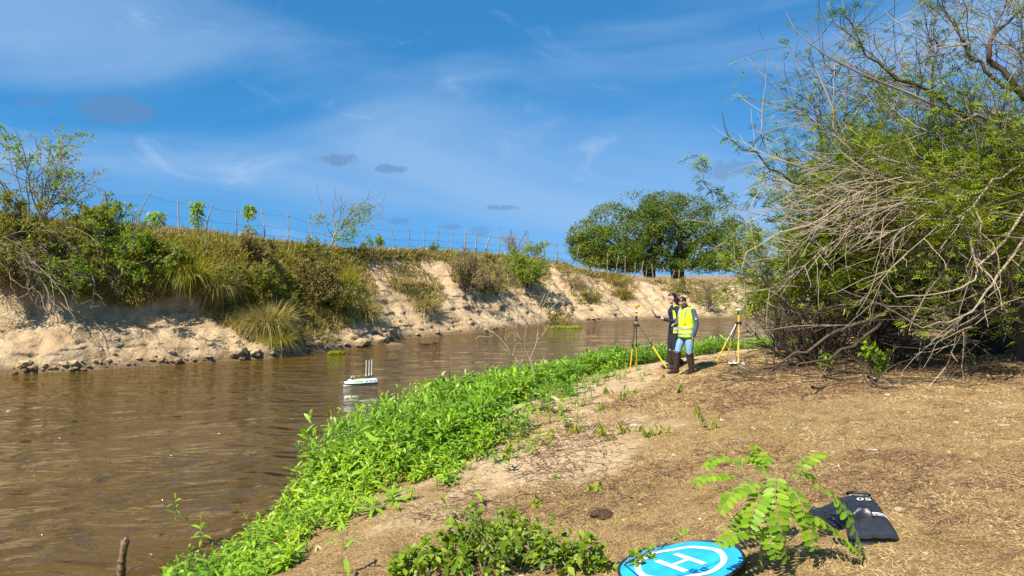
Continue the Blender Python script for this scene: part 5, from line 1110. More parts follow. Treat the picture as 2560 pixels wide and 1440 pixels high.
# ---- left survey tripod with receiver
def gz(x, y): return near_z(x, y)
Yt = 17.0; feet = [near_ft(1672, 924)[:2], U(1574, 900, 17.25)[:2], U(1592, 900, 17.65)[:2]]; hd = U(1591, 812, Yt)
base = np.array([hd[0], hd[1], gz(hd[0], hd[1])])
t = thing('survey_tripod', 'yellow and black survey tripod with orange receiver left of the two people', 'tripod', base, 'survey tripods')
for fx, fy in feet:
    f = np.array([fx, fy, gz(fx, fy) - .03]); top = hd + unit(np.array([fx, fy, hd[2]]) - hd) * .05; mid = top * .55 + f * .45
    mb = MB(); rod(mb, mid, f, .017, .014); lg = mb.build('leg', M['yellow'], t, base, smooth=False)
    mb = MB(); rod(mb, top, mid, .010, .010); mb.build('upper_leg', M['black_plastic'], lg, base)
    mb = MB(); d = unit(f - top); rod(mb, mid - d * .07, mid + d * .03, .022, .020); mb.build('clamp', M['black_plastic'], lg, base)
mb = MB(); lathe(mb, hd - [0, 0, .03], [(.02, -.02), (.075, 0), (.08, .025), (.05, .05), (.03, .07)]); mb.build('head', M['black_plastic'], t, base)
zt = U(1591, 762, Yt)[2]; z0 = hd[2] + .03; hh = zt - z0
for a, b, m_, r in [(0, .08, 'yellow', .028), (.08, .42, 'black_plastic', .026), (.42, .55, 'yellow', .024), (.55, .62, 'black_plastic', .027), (.62, .86, 'white_metal', .018)]:
    mb = MB(); rod(mb, [hd[0], hd[1], z0 + a * hh], [hd[0], hd[1], z0 + b * hh], r); mb.build('pole_section', M[m_], t, base)
mb = MB(); lathe(mb, [hd[0], hd[1], z0 + .86 * hh], [(.03, 0), (.05, .01), (.075, .02), (.08, .045), (.075, .06), (.03, .066)], 24); mb.build('receiver', M['orange_plastic'], t, base)

# ---- right survey tripod, half hidden by the thorn tree
hd = U(1847, 806, near_ft(1846, 908)[1] + .25); base = np.array([hd[0], hd[1], gz(hd[0], hd[1])])
t = thing('survey_tripod', 'yellow survey tripod with a white upper leg right of the two people', 'tripod', base, 'survey tripods')
fts = [(near_ft(1784, 913), 'white_metal', .42), (near_ft(1846, 908), 'yellow', .2), (near_ft(1814, 897), 'black_plastic', .5)]
for f0, um, sp_ in fts:
    f = np.array([f0[0], f0[1], gz(f0[0], f0[1]) - .03]); top = hd + unit(np.array([f[0], f[1], hd[2]]) - hd) * .04; mid = top * (1 - sp_) + f * sp_
    mb = MB(); rod(mb, mid, f, .017, .014); lg = mb.build('leg', M['yellow'], t, base)
    mb = MB(); rod(mb, top, mid, .011, .012); mb.build('upper_leg', M[um], lg, base)
mb = MB(); lathe(mb, hd - [0, 0, .03], [(.02, -.02), (.07, 0), (.075, .025), (.045, .05)]); mb.build('head', M['black_plastic'], t, base)
mb = MB(); rod(mb, hd, hd + [0, 0, .16], .022); mb.build('pole_section', M['yellow'], t, base)
mb = MB(); rod(mb, hd + [0, 0, .16], hd + [0, 0, .25], .014); mb.build('pole_section', M['black_plastic'], t, base)
mb = MB(); lathe(mb, hd + [0, 0, .25], [(.03, 0), (.07, .012), (.075, .035), (.05, .045)], 24); mb.build('receiver', M['white_plastic'], t, base)
# white crumpled sheet at its foot
c0 = near_ft(1842, 911); mb = MB(); g = np.linspace(-1, 1, 13); sx, sy = np.meshgrid(g, g); sz = .025 + .03 * vnoise(sx * 2.3, sy * 2.3, 3) + .02 * vnoise(sx * 5, sy * 5, 6)
ii = np.arange(169).reshape(13, 13); q = np.stack([ii[:-1, :-1], ii[:-1, 1:], ii[1:, 1:], ii[1:, :-1]], -1).reshape(-1, 4); V = np.stack([sx * .18 + .03 * vnoise(sy * 2, sx, 4), sy * .14 + .02 * vnoise(sx * 2, sy, 5), sz], -1).reshape(-1, 3)
mb.add(V, quads=q); mb.add(V - [0, 0, .006], quads=q[:, ::-1]); o = mb.build('white_sheet', M['white_plastic']); o.location = tuple(c0); tag(o, 'crumpled white sheet on the ground at the foot of the right tripod', 'sheet')

# ---- survey boat
Yb = (CAM[2] - WZ) * FPX / (962 - 690); bc = U(900, 962, Yb); bc[2] = WZ
boat = thing('survey_boat', 'small white and green remote survey boat with three antennas on the river', 'boat', bc)
fw = unit(np.array([-.88, -.47, 0])); lf = np.array([-fw[1], fw[0], 0]); Lb, Wb = .96, .21
def hull_ring(s):
    """half width and rise of the hull along its length, s from stern 0 to bow 1"""
    return Wb * np.interp(s, [0, .1, .5, .8, .93, 1.0], [.80, .95, 1.0, .78, .42, .06])
def bpt(s, y, z): return bc + fw * ((s - .5) * Lb) + lf * y + np.array([0, 0, z])
def hull_band(prof, mat, name, ss=np.linspace(0, 1, 17), drop=0.0):
    """shell through (width factor, height) pairs for both sides"""
    mb = MB(); rows = []
    for s in ss:
        w = hull_ring(s); sheer = 0.0; zf = lambda z: .066 + (z - .066) * (1 - drop * np.interp(s, [.55, 1], [0, 1])) if drop else z
        pr = [(-k * w, zf(z)) for k, z in prof]; pl = [(k * w, zf(z)) for k, z in reversed(prof)]
        rows.append([bpt(s, y, z) for y, z in (pr + pl)])
    V = np.array(rows); n_, m_, _ = V.shape; ii = np.arange(n_ * m_).reshape(n_, m_); q = np.stack([ii[:-1, :-1], ii[:-1, 1:], ii[1:, 1:], ii[1:, :-1]], -1).reshape(-1, 4)
    tr = [(ii[e, 0], ii[e, k], ii[e, k + 1]) for e in (0, -1) for k in range(1, m_ - 1)]
    mb.add(V.reshape(-1, 3), quads=q, tris=tr); return mb.build(name, M[mat], boat, bc)
hull_band([(.55, -.06), (.85, -.02), (1.0, .035), (.9, .04)], 'white_plastic', 'hull')
hull_band([(1.0, .030), (1.07, .036), (1.07, .066), (.9, .070)], 'black_plastic', 'rubbing_strip')
hull_band([(1.03, .068), (.98, .085), (.70, .135), (.50, .152), (.25, .158)], 'white_plastic', 'deck', ss=np.linspace(.02, .97, 17), drop=.55)
def panel(s0, s1, mat, name, lo=.088, hi=.130, slant=.06):
    for sg in (-1, 1):
        mb = MB(); V = []
        for s, h in ((s0, lo), (s1, lo), (s1 - slant, hi), (s0 - slant * (0 if name == 'green_panel' else 1), hi)):
            w = hull_ring(s) * np.interp(h, [.085, .135], [.98, .70]) + .008; V.append(bpt(s, sg * w, h))
        mb.add(np.array(V), quads=[(0, 1, 2, 3)]); mb.build(name, M[mat], boat, bc)
panel(.46, .84, 'boat_green', 'green_panel', slant=.22); panel(.34, .42, 'boat_teal', 'side_window'); panel(.22, .30, 'boat_teal', 'side_window'); panel(.08, .19, 'boat_teal', 'side_window', lo=.09)
mb = MB(); lathe(mb, bpt(.80, 0, .09), [(.08, 0), (.075, .04), (.05, .07), (.03, .085)], 16); mb.build('camera_housing', M['white_plastic'], boat, bc)
mb = MB(); a = np.linspace(0, np.pi, 10); ring = np.array([bpt(.72 + .05 * math.cos(x), 0, .20 + .055 * math.sin(x)) for x in a]); tubes(mb, ring, np.full(10, .011), 6, cap=True); mb.build('lifting_handle', M['white_plastic'], boat, bc)
mb = MB(); q = bpt(.87, -.055, .165); blob(mb, q, np.array([.018, .018, .018]), 8); mb.build('camera_lens', M['black_plastic'], boat, bc)
for s, y, h in [(.34, .07, .56), (.22, -.02, .54), (.12, -.08, .55)]:
    b0 = bpt(s, y, .14); mb = MB(); rod(mb, b0, b0 + [0, 0, .10], .010, .012); an = mb.build('antenna', M['black_plastic'], boat, bc)
    mb = MB(); tp = b0 + np.array([.012, 0, h]); tubes(mb, np.array([b0 + [0, 0, .10], b0 + [0, 0, .14], b0 + [0.002, 0, .145], tp]), np.array([.016, .015, .011, .010]), 8, cap=True); mb.build('antenna_rod', M['white_metal'], an, bc)

# ---- landing pad with H
pc = near_at(1701, 1430).copy(); PS = pc[1] / 4.87
pn = unit(np.array([-(near_h(pc[0] + .4, pc[1], False) - near_h(pc[0] - .4, pc[1], False)) / .8, -(near_h(pc[0], pc[1] + .4, False) - near_h(pc[0], pc[1] - .4, False)) / .8, 1.0])); pc[2] = near_h(pc[0], pc[1], False) + .055
pad = bpy.data.objects.new('landing_pad', None); COL.objects.link(pad); pad.location = tuple(pc); pad.rotation_euler = Vector((0, 0, 1)).rotation_difference(Vector(pn)).to_euler()
pad.scale = (PS,) * 3
tag(pad, 'round blue drone landing pad with a white H at the bottom edge', 'landing pad')
def ring_mesh(name, r0, r1, z, mat, n=96, th=.0):
    mb = MB(); a = np.arange(n) / n * 2 * np.pi; wv = .006 * np.sin(a * 3 + .4) + .004 * np.sin(a * 7)
    mk = lambda r: np.stack([np.cos(a) * r, np.sin(a) * r, z + wv * (r / .42)], -1)
    if r0 == 0:
        rr = [r1 * k / 6 for k in range(1, 7)]; V = np.concatenate([[[0, 0, z]]] + [mk(r) for r in rr]); tr = [(0, 1 + k, 1 + (k + 1) % n) for k in range(n)]; q = [(1 + i * n + k, 1 + (i + 1) * n + k, 1 + (i + 1) * n + (k + 1) % n, 1 + i * n + (k + 1) % n) for i in range(5) for k in range(n)]; mb.add(V, quads=q, tris=tr)
    else:
        V = np.concatenate([mk(r0), mk(r1)]); mb.add(V, quads=[(k, n + k, n + (k + 1) % n, (k + 1) % n) for k in range(n)])
    return mb.build(name, M[mat], pad)
ring_mesh('disc', 0, .405, 0, 'pad_blue'); ring_mesh('white_ring', .262, .302, .004, 'pad_white')
mb = MB(); a = np.linspace(0, 2 * np.pi, 97); wv = .006 * np.sin(a * 3 + .4) + .004 * np.sin(a * 7); tubes(mb, np.stack([np.cos(a) * .41, np.sin(a) * .41, wv], -1), np.full(97, .010), 6); mb.build('rim', M['black_plastic'], pad)
ha = math.atan2(-.254, .12); hx = np.array([math.cos(ha), math.sin(ha), 0]); hy = np.array([-hx[1], hx[0], 0])
mb = MB()
for c_, l_, w_, ax, bx_ in [(hy * .078, .155, .020, hx, hy), (hy * -.078, .155, .020, hx, hy), (hy * 0, .062, .018, hy, hx)]:
    V = [c_ + ax * s1 * l_ + bx_ * s2 * w_ + np.array([0, 0, .0045]) for s1, s2 in ((-1, -1), (1, -1), (1, 1), (-1, 1))]; mb.add(np.array(V), quads=[(0, 1, 2, 3)])
mb.build('letter_h', M['pad_white'], pad)
mb = MB(); box(mb, [.40, .10, .0], [.05, .06, .012]); mb.build('peg_tab', M['black_plastic'], pad)

# ---- black bag with 05 and the folded black pouch on it
bgc = near_at(2170, 1320); bg_ = bpy.data.objects.new('equipment_bag', None); COL.objects.link(bg_); bg_.location = tuple(bgc)
tag(bg_, 'flat black equipment bag marked 05 lying on the dry grass', 'bag')
A = near_at(2146, 1252); Bq = near_at(2184, 1362); ax = unit((Bq - A) * [1, 1, 0]); sd = np.array([ax[1], -ax[0], 0]); sd = sd if sd[0] > 0 else -sd
ln_ = np.linalg.norm((Bq - A)[:2])
prof = [(0, .08, .015), (.06, .105, .035), (.2, .125, .05), (.45, .14, .055), (.7, .15, .055), (.9, .158, .05), (.97, .155, .035), (1.0, .14, .012)]
mb = MB(); ns_ = 17; rows = []; o0 = A - bgc
for s, w, h in prof:
    y = np.linspace(-1, 1, ns_); z = h * np.sqrt(np.clip(1 - np.abs(y) ** 3.5, 0, 1)) + .006 * vnoise(y * 3 + s * 7, s * 9 + 0 * y, 3)
    ctr = o0 + ax * ln_ * s - sd * .0; g0 = near_h(bgc[0] + ctr[0] + sd[0] * y * w, bgc[1] + ctr[1] + sd[1] * y * w, False) - bgc[2]
    rows.append(np.stack([ctr[0] + sd[0] * y * w, ctr[1] + sd[1] * y * w, g0 + .02 + z], -1)); 
V = np.array(rows); ii = np.arange(len(prof) * ns_).reshape(len(prof), ns_); q = np.stack([ii[:-1, :-1], ii[:-1, 1:], ii[1:, 1:], ii[1:, :-1]], -1).reshape(-1, 4); mb.add(V.reshape(-1, 3), quads=q)
lowr = V.copy(); lowr[..., 2] = lowr[..., 2].min() - .02; jj = ii + V.shape[0] * ns_; mb.add(lowr.reshape(-1, 3), quads=(q[:, ::-1]))
edge = list(ii[0]) + list(ii[1:, -1]) + list(ii[-1, ::-1][1:]) + list(ii[::-1, 0][1:-1]); off = V.shape[0] * ns_
mb.q.append(np.array([(edge[k], edge[(k + 1) % len(edge)], edge[(k + 1) % len(edge)] + off, edge[k] + off) for k in range(len(edge))]))
mb.build('bag_body', M['bag_black'], bg_, smooth=True)
mb = MB(); el_ = V.reshape(-1, 3)[np.array(edge + edge[:1])] + [0, 0, .004]; tubes(mb, el_, np.full(len(el_), .006), 5); mb.build('piping', M['black_plastic'], bg_)
mb = MB(); zl = V[1:-1, 4] + [0, 0, .004]; tubes(mb, zl, np.full(len(zl), .005), 4); mb.build('zip', M['white_metal'] if False else M['black_plastic'], bg_)
mb = MB(); c_ = o0 + np.array([0, 0, .05]); a = np.linspace(0, np.pi, 12); tubes(mb, np.stack([c_ + sd * (.085 * math.cos(x)) - ax * (.075 * math.sin(x)) for x in a]), np.full(12, .013), 6); mb.build('handle', M['bag_black'], bg_)
def text_mesh(txt, size):
    cu = bpy.data.curves.new('t', 'FONT'); cu.body = txt; cu.size = size; cu.align_x = 'CENTER'; cu.align_y = 'CENTER'; cu.fill_mode = 'FRONT'; cu.resolution_u = 3
    ob = bpy.data.objects.new('t', cu); COL.objects.link(ob); dg = bpy.context.evaluated_depsgraph_get(); me = bpy.data.meshes.new_from_object(ob.evaluated_get(dg)); bpy.data.objects.remove(ob); return me
me = text_mesh('05', .10); me.name = 'printed_number'; v = np.zeros(len(me.vertices) * 3); me.vertices.foreach_get('co', v); v = v.reshape(-1, 3)
def on_bag(sx_, sy_):
    s = np.clip(sx_, 0, 1); w = np.interp(s, [p_[0] for p_ in prof], [p_[1] for p_ in prof]); h = np.interp(s, [p_[0] for p_ in prof], [p_[2] for p_ in prof]); y = np.clip(sy_ / w, -.97, .97)
    ctr = o0 + ax * ln_ * s + sd * sy_; g0 = near_h(bgc[0] + ctr[0], bgc[1] + ctr[1], False) - bgc[2]
    return np.array([ctr[0], ctr[1], float(g0) + .02 + h * math.sqrt(1 - abs(y) ** 3.5) + .012])
v2 = np.array([on_bag(.22 - yy / ln_, .02 + xx * 1.15) for xx, yy, _ in v]); me.vertices.foreach_set('co', v2.astype(np.float32).ravel()); me.materials.append(M['print_white']); link('printed_number', me, None, bg_)
mb = MB()
for r_, (s0, segs) in enumerate([(.56, [(.02, .142)]), (.595, [(.03, .06), (.066, .1), (.106, .144)]), (.625, [(.035, .06), (.066, .105), (.112, .146)])]):
    for a0_, a1_ in segs:
        th = .022 if r_ == 0 else .012; k = 6; yy = np.linspace(a0_, a1_, k); V1 = [on_bag(s0, y_) for y_ in yy]; V2 = [on_bag(s0 + th, y_) for y_ in yy]; mb.add(np.array(V1 + V2), quads=[(i, i + 1, k + i + 1, k + i) for i in range(k - 1)])
mb.build('printed_lines', M['print_white'], bg_)
# crumpled pouch: draped cloth over bag and ground
pc0 = near_at(2100, 1303); mb = MB(); g = np.linspace(-1, 1, 25); sx, sy = np.meshgrid(g, g)
hx_ = sx * .17 + .03 * vnoise(sx * 2 + 5, sy * 2, 3); hy_ = sy * .19 + .03 * vnoise(sx * 2, sy * 2 + 9, 4); rr_ = np.maximum(np.abs(sx), np.abs(sy))
gzv = near_h(pc0[0] + hx_, pc0[1] + hy_, False) - pc0[2]; zz_ = gzv + .075 * np.clip((1 - rr_) * 5, 0, 1) ** .6 + .05 * np.clip(sx + .4, 0, 1) * np.clip((1 - rr_) * 6, 0, 1) + (.028 * np.abs(vnoise(sx * 3.1 + sy, sy * 2.1, 11)) + .012 * vnoise(sx * 7, sy * 6, 12)) * np.clip((1 - rr_) * 6, .1, 1) + .012
ii = np.arange(625).reshape(25, 25); q = np.stack([ii[:-1, :-1], ii[:-1, 1:], ii[1:, 1:], ii[1:, :-1]], -1).reshape(-1, 4); mb.add(np.stack([hx_, hy_, zz_], -1).reshape(-1, 3), quads=q)
o = mb.build('black_pouch', M['cloth_black'], smooth=True); o.location = tuple(pc0); tag(o, 'crumpled black cloth pouch on the left side of the black bag', 'pouch')

# ---- dung pat, pale stone, bone white scrap
c0 = near_at(1502, 1288); mb = MB(); blob(mb, [0, 0, .01], np.array([.105, .12, .035]), 31); blob(mb, [.05, .03, .02], np.array([.06, .06, .03]), 33); blob(mb, [-.04, -.03, .018], np.array([.07, .05, .03]), 35); o = mb.build('dung_pat', M['dung']); o.location = tuple(c0); tag(o, 'dark dried dung pat on the ground left of the blue pad', 'dung')
for lb, px, py, s in [('pale crumpled scrap on the dry grass behind the black bag', 2185, 1126, (.06, .03, .012)), ('small pale stone on the bare sand beside the tall drooping weed', 1803, 1052, (.05, .04, .02)), ('pale stone at the edge of the thick weeds behind the sand', 1484, 968, (.07, .05, .03)), ('grey stone in the weed row across the sand', 1590, 1068, (.07, .06, .035)), ('pale stick fragment on the right of the dry grass', 2512, 1064, (.06, .012, .01))]:
    c0 = near_at(px, py); mb = MB(); blob(mb, [0, 0, s[2] * .4], np.array(s), px % 97); o = mb.build('pale_stone' if 'stone' in lb else 'pale_scrap', M['stone'] if 'stone' in M else M.setdefault('stone', plain('pale_stone', (.42, .36, .28), .9, .1, vary=.2, scale=30))); o.location = tuple(c0); tag(o, lb, 'stone' if 'stone' in lb else 'scrap')

# ================================================================== PEOPLE
M['skin'] = plain('skin', (.40, .215, .14), .55, .35, vary=.08, scale=60)
M['skin_light'] = plain('skin_light', (.50, .29, .20), .55, .35, vary=.08, scale=60)
M['sweater'] = plain('sweater', (.050, .085, .115), .9, .2, vary=.15, scale=60, bump=.2)
M['jeans'] = plain('jeans', (.17, .32, .46), .85, .2, vary=.18, scale=26, bump=.25)
M['navy'] = plain('navy_shirt', (.012, .016, .035), .8, .3, vary=.2, scale=40, bump=.15)
M['leggings'] = plain('black_trousers', (.016, .018, .026), .75, .3, vary=.25, scale=30, bump=.2)
M['vest'] = plain('vest_yellow', (.62, .82, .02), .7, .3, vary=.08, scale=18, bump=.3)
M['reflect'] = plain('vest_grey', (.30, .36, .30), .5, .5, vary=.1)
M['boot'] = plain('boot_leather', (.035, .022, .017), .38, .5, vary=.3, scale=22, bump=.2)
M['boot_toe'] = plain('boot_suede', (.16, .105, .07), .85, .2, vary=.25, scale=22)
M['hair'] = plain('dark_hair', (.012, .009, .008), .38, .5, vary=.3, scale=60, bump=.4)
M['beard'] = plain('beard', (.02, .014, .012), .7, .3, vary=.3, scale=80)
M['eye'] = plain('eye', (.02, .015, .012), .2, .5)

def ball(mb, c, r, Rm=None, nu=14, nv=9):
    u_ = np.arange(nu) / nu * 2 * np.pi; v_ = np.linspace(-np.pi / 2, np.pi / 2, nv)
    V = np.array([[math.cos(b) * math.cos(a), math.cos(b) * math.sin(a), math.sin(b)] for b in v_[1:-1] for a in u_]); V = np.vstack([V, [[0, 0, -1], [0, 0, 1]]]) * np.asarray(r)
    if Rm is not None: V = V @ np.asarray(Rm).T
    m = nv - 2; ii = np.arange(m * nu).reshape(m, nu); q = np.stack([ii[:-1], np.roll(ii[:-1], -1, 1), np.roll(ii[1:], -1, 1), ii[1:]], -1).reshape(-1, 4)
    tr = [(m * nu, ii[0, (k + 1) % nu], ii[0, k]) for k in range(nu)] + [(m * nu + 1, ii[-1, k], ii[-1, (k + 1) % nu]) for k in range(nu)]
    mb.add(V + np.asarray(c), quads=q, tris=tr)
def limb(mb, pts, rad, m=14, sides=12):
    P = smooth_line(pts, m); r = np.interp(np.linspace(0, len(rad) - 1, m), np.arange(len(rad)), rad); tubes(mb, P, r, sides, cap=True); ball(mb, P[0], [r[0]] * 3); ball(mb, P[-1], [r[-1]] * 3)
def loft(mb, rings, n=24, pw=2.3, open_=False):
    """rings: (centre x,y,z, half depth x, half width y)"""
    a = np.arange(n) / n * 2 * np.pi; ca = np.sign(np.cos(a)) * np.abs(np.cos(a)) ** (2 / pw); sa = np.sign(np.sin(a)) * np.abs(np.sin(a)) ** (2 / pw)
    zs = [r[2] for r in rings]; k = len(rings) * 3; zz = np.linspace(0, len(rings) - 1, k); arr = np.array(rings); f = smooth_line(arr, k)
    V = np.stack([np.stack([f[i, 0] + f[i, 3] * ca, f[i, 1] + f[i, 4] * sa, f[i, 2] + 0 * a], -1) for i in range(k)]); ii = np.arange(k * n).reshape(k, n)
    q = np.stack([ii[:-1], np.roll(ii[:-1], -1, 1), np.roll(ii[1:], -1, 1), ii[1:]], -1).reshape(-1, 4)
    tr = None if open_ else [(ii[0, 0], ii[0, j + 1], ii[0, j]) for j in range(1, n - 1)] + [(ii[-1, 0], ii[-1, j], ii[-1, j + 1]) for j in range(1, n - 1)]
    mb.add(V.reshape(-1, 3), quads=q, tris=tr)
    return f
def hand(mb, wrist, d, nrm, thumb, curl=.5, s=1.0):
    """palm, four unequal fingers with bends and a thumb leaving the side of the palm"""
    wrist = np.asarray(wrist, float); d = unit(np.asarray(d, float)); nrm = unit(np.asarray(nrm, float) - d * np.dot(nrm, d)); sdv = np.cross(d, nrm); sdv = sdv if np.dot(sdv, thumb) > 0 else -sdv
    Rm = np.column_stack([d, sdv, nrm]); ball(mb, wrist + d * .045 * s, [.052 * s, .040 * s, .017 * s], Rm)
    for k, (off, ln0) in enumerate([(.030, .070), (.010, .080), (-.011, .074), (-.031, .058)]):
        p0 = wrist + d * .080 * s + sdv * off * s; pts = [p0]; dd = d + sdv * off * 3.0
        for j in range(3): dd = unit(dd + nrm * curl * (.45 + .25 * j)); pts.append(pts[-1] + dd * ln0 * s / 3 * (1.1 - .1 * j))
        limb(mb, pts, [.0095 * s, .009 * s, .0085 * s, .0075 * s], m=9, sides=8)
    p0 = wrist + d * .030 * s + sdv * .030 * s; limb(mb, [p0, p0 + unit(sdv + d * .6) * .032 * s, p0 + unit(sdv * .6 + d + nrm * curl) * .062 * s], [.012 * s, .0105 * s, .009 * s], m=7, sides=8)
def head(mb, c, f, up, s=1.0, nose=1.0):
    f = unit(np.asarray(f, float)); up = unit(np.asarray(up, float) - f * np.dot(up, f)); l = np.cross(up, f); Rm = np.column_stack([f, l, up])
    ball(mb, c + up * .02 * s, [.098 * s, .076 * s, .100 * s], Rm); ball(mb, c + f * .028 * s - up * .055 * s, [.062 * s, .056 * s, .066 * s], Rm); ball(mb, c + f * .060 * s - up * .098 * s, [.026 * s, .028 * s, .022 * s], Rm)
    limb(mb, [c + f * .090 * s + up * .012 * s, c + f * .110 * s - up * .018 * s, c + f * .113 * s - up * .032 * s], [.010 * s, .013 * s, .014 * s], m=6, sides=8); ball(mb, c + f * .088 * s + up * .03 * s, [.018 * s, .052 * s, .012 * s], Rm)
    ball(mb, c + f * .086 * s - up * .062 * s, [.016 * s, .026 * s, .010 * s], Rm)
    for sg in (-1, 1): ball(mb, c + l * sg * .076 * s - f * .008 * s - up * .01 * s, [.018 * s, .010 * s, .032 * s], Rm)
    return f, l, up
def remesh(mb, name, vox, smooth_it, mats, rule, parent):
    me = mb.mesh('raw'); ob = bpy.data.objects.new('raw', me); COL.objects.link(ob)
    md = ob.modifiers.new('r', 'REMESH'); md.mode = 'VOXEL'; md.voxel_size = vox; ms_ = ob.modifiers.new('s', 'SMOOTH'); ms_.iterations = smooth_it; ms_.factor = .5
    dg = bpy.context.evaluated_depsgraph_get(); out_ = bpy.data.meshes.new_from_object(ob.evaluated_get(dg)); bpy.data.objects.remove(ob); out_.name = name
    out_.materials.clear()
    for m_ in mats: out_.materials.append(m_)
    n = len(out_.polygons); c_ = np.zeros(n * 3); out_.polygons.foreach_get('center', c_); out_.polygons.foreach_set('material_index', rule(c_.reshape(-1, 3)).astype(np.int32)); out_.polygons.foreach_set('use_smooth', np.ones(n, bool)); out_.update()
    return link(name, out_, None, parent)
def hair_cap(name, c, f, l, up, s, mat, parent, back=1.0, low=-.35, front=.45, grow_=1.10):
    mb = MB(); nu, nv = 28, 18; V = []; keep = []
    for j in range(nv + 1):
        b = -np.pi / 2 + np.pi * j / nv
        for i in range(nu):
            a = 2 * np.pi * i / nu; x, y, z = math.cos(b) * math.cos(a), math.cos(b) * math.sin(a), math.sin(b); k = 1 + .03 * vnoise(a * 3.0, b * 4.0, 5)
            V.append(np.asarray(c) + (f * (x * .098 - .006) * grow_ + l * y * .076 * grow_ + up * (z * .100 + .022) * grow_ * (1.0)) * s * k); keep.append((z > low if x < .15 else z > front - .25 * (1 - abs(y))) if x < .75 else z > front)
    ii = np.arange((nv + 1) * nu).reshape(nv + 1, nu); q = np.stack([ii[:-1], np.roll(ii[:-1], -1, 1), np.roll(ii[1:], -1, 1), ii[1:]], -1).reshape(-1, 4); kp = np.array(keep); q = q[kp[q].all(1)]
    mb.add(np.array(V), quads=q); return mb.build(name, M[mat], parent, smooth=True)
def boot(name, pts, toe, parent, top_z):
    mb = MB(); limb(mb, pts, [.085, .082, .068, .062], m=12, sides=14); o_ = mb.build(name, M['boot'], parent, smooth=True)
    mb = MB(); an = np.asarray(pts[-1]); td = unit(np.asarray(toe, float)); limb(mb, [an + [0, 0, -.035] - td * .03, an + td * .09 + [0, 0, -.045], an + td * .19 + [0, 0, -.055]], [.055, .050, .040], m=8, sides=12); ball(mb, an - td * .02 + [0, 0, -.05], [.055, .05, .045]); mb.build('boot_foot', M['boot_toe'] if 'brown' in name else M['boot'], o_, smooth=True)
    return o_

def person(label, loc, rot, scale):
    o_ = thing('person', label, 'person', loc); o_.rotation_euler = (0, 0, rot); o_.scale = (scale,) * 3; return o_
# ---- man in vest: faces left and half towards the camera, head bowed
mp_ = near_ft(1717, 934); mx_, my_ = float(mp_[0]), float(mp_[1]); ms0 = 191 / FPX * my_ / 1.705
man = person('bearded person in a yellow vest, jeans and dark boots, head bowed', (mx_, my_, gz(mx_, my_) - .01), math.atan2(-.45, -.89), ms0)
mb = MB()
loft(mb, [(0, 0, .82, .09, .13), (0, 0, .90, .115, .165), (0, 0, 1.02, .115, .165), (.0, 0, 1.18, .12, .175), (-.005, 0, 1.32, .125, .195), (-.01, 0, 1.42, .105, .175), (0, 0, 1.475, .065, .09), (.01, 0, 1.50, .05, .06)])
limb(mb, [(-.0, 0, 1.45), (.035, 0, 1.51), (.07, 0, 1.56)], [.062, .057, .055])
hc = np.array([.115, 0, 1.60]); hf, hl, hu = head(mb, hc, (.80, .12, -.58), (0, 0, 1))
LL = [(0, .095, .88), (.03, .12, .68), (.03, .125, .47), (.0, .14, .28), (-.02, .145, .10)]; RL = [(0, -.095, .88), (.09, -.12, .68), (.15, -.13, .48), (.17, -.135, .28), (.19, -.14, .10)]
for q in (LL, RL): limb(mb, q, [.105, .092, .070, .062, .048], m=20)
limb(mb, [(-.01, .185, 1.41), (-.02, .255, 1.27), (-.025, .285, 1.12), (.02, .285, .99), (.06, .275, .87)], [.070, .060, .052, .047, .040], m=18)
limb(mb, [(-.01, -.185, 1.41), (.01, -.255, 1.27), (.05, -.28, 1.13), (.16, -.22, 1.08), (.27, -.13, 1.10)], [.070, .060, .052, .047, .038], m=18)
hand(mb, (.062, .275, .865), (.10, -.05, -1), (.7, -.75, 0), (.8, .3, 0), .32, .98); hand(mb, (.275, -.125, 1.10), (.8, .55, .1), (-.3, .4, -.6), (.2, .2, 1), .5, .98)
def man_rule(c_):
    d = (c_ - hc); fwd = d @ hf; upd = d @ hu
    r = np.zeros(len(c_), int)                                        # 0 skin 1 sweater 2 jeans 3 beard
    r[(c_[:, 2] < 1.50) & (np.linalg.norm(d, axis=1) > .125)] = 1
    r[(c_[:, 2] < .885) & (np.abs(c_[:, 1]) < .235)] = 2
    lw = (c_[:, 1] > .225) & (c_[:, 2] < .855); r[lw] = 0
    r[(c_[:, 0] > .285) & (c_[:, 2] > .95) & (c_[:, 2] < 1.3)] = 0
    r[(np.linalg.norm(d, axis=1) < .14) & (upd < -.058) & (fwd > .015)] = 3
    return r
remesh(mb, 'body', .0100, 2, [M['skin'], M['sweater'], M['jeans'], M['beard']], man_rule, man)
hair_cap('hair', hc, hf, hl, hu, 1.0, 'hair', man, low=-.15, front=.50)
for sg in (-1, 1):
    mb = MB(); ball(mb, hc + hf * .093 + hl * sg * .032 + hu * .012, [.008, .012, .008]); mb.build('eye', M['eye'], man, smooth=True)
mb = MB(); limb(mb, [hc - hu * .115 - hf * .03 + hl * .04, hc - hu * .125 - hf * .055, hc - hu * .115 - hf * .03 - hl * .04], [.014] * 3, m=7, sides=8)
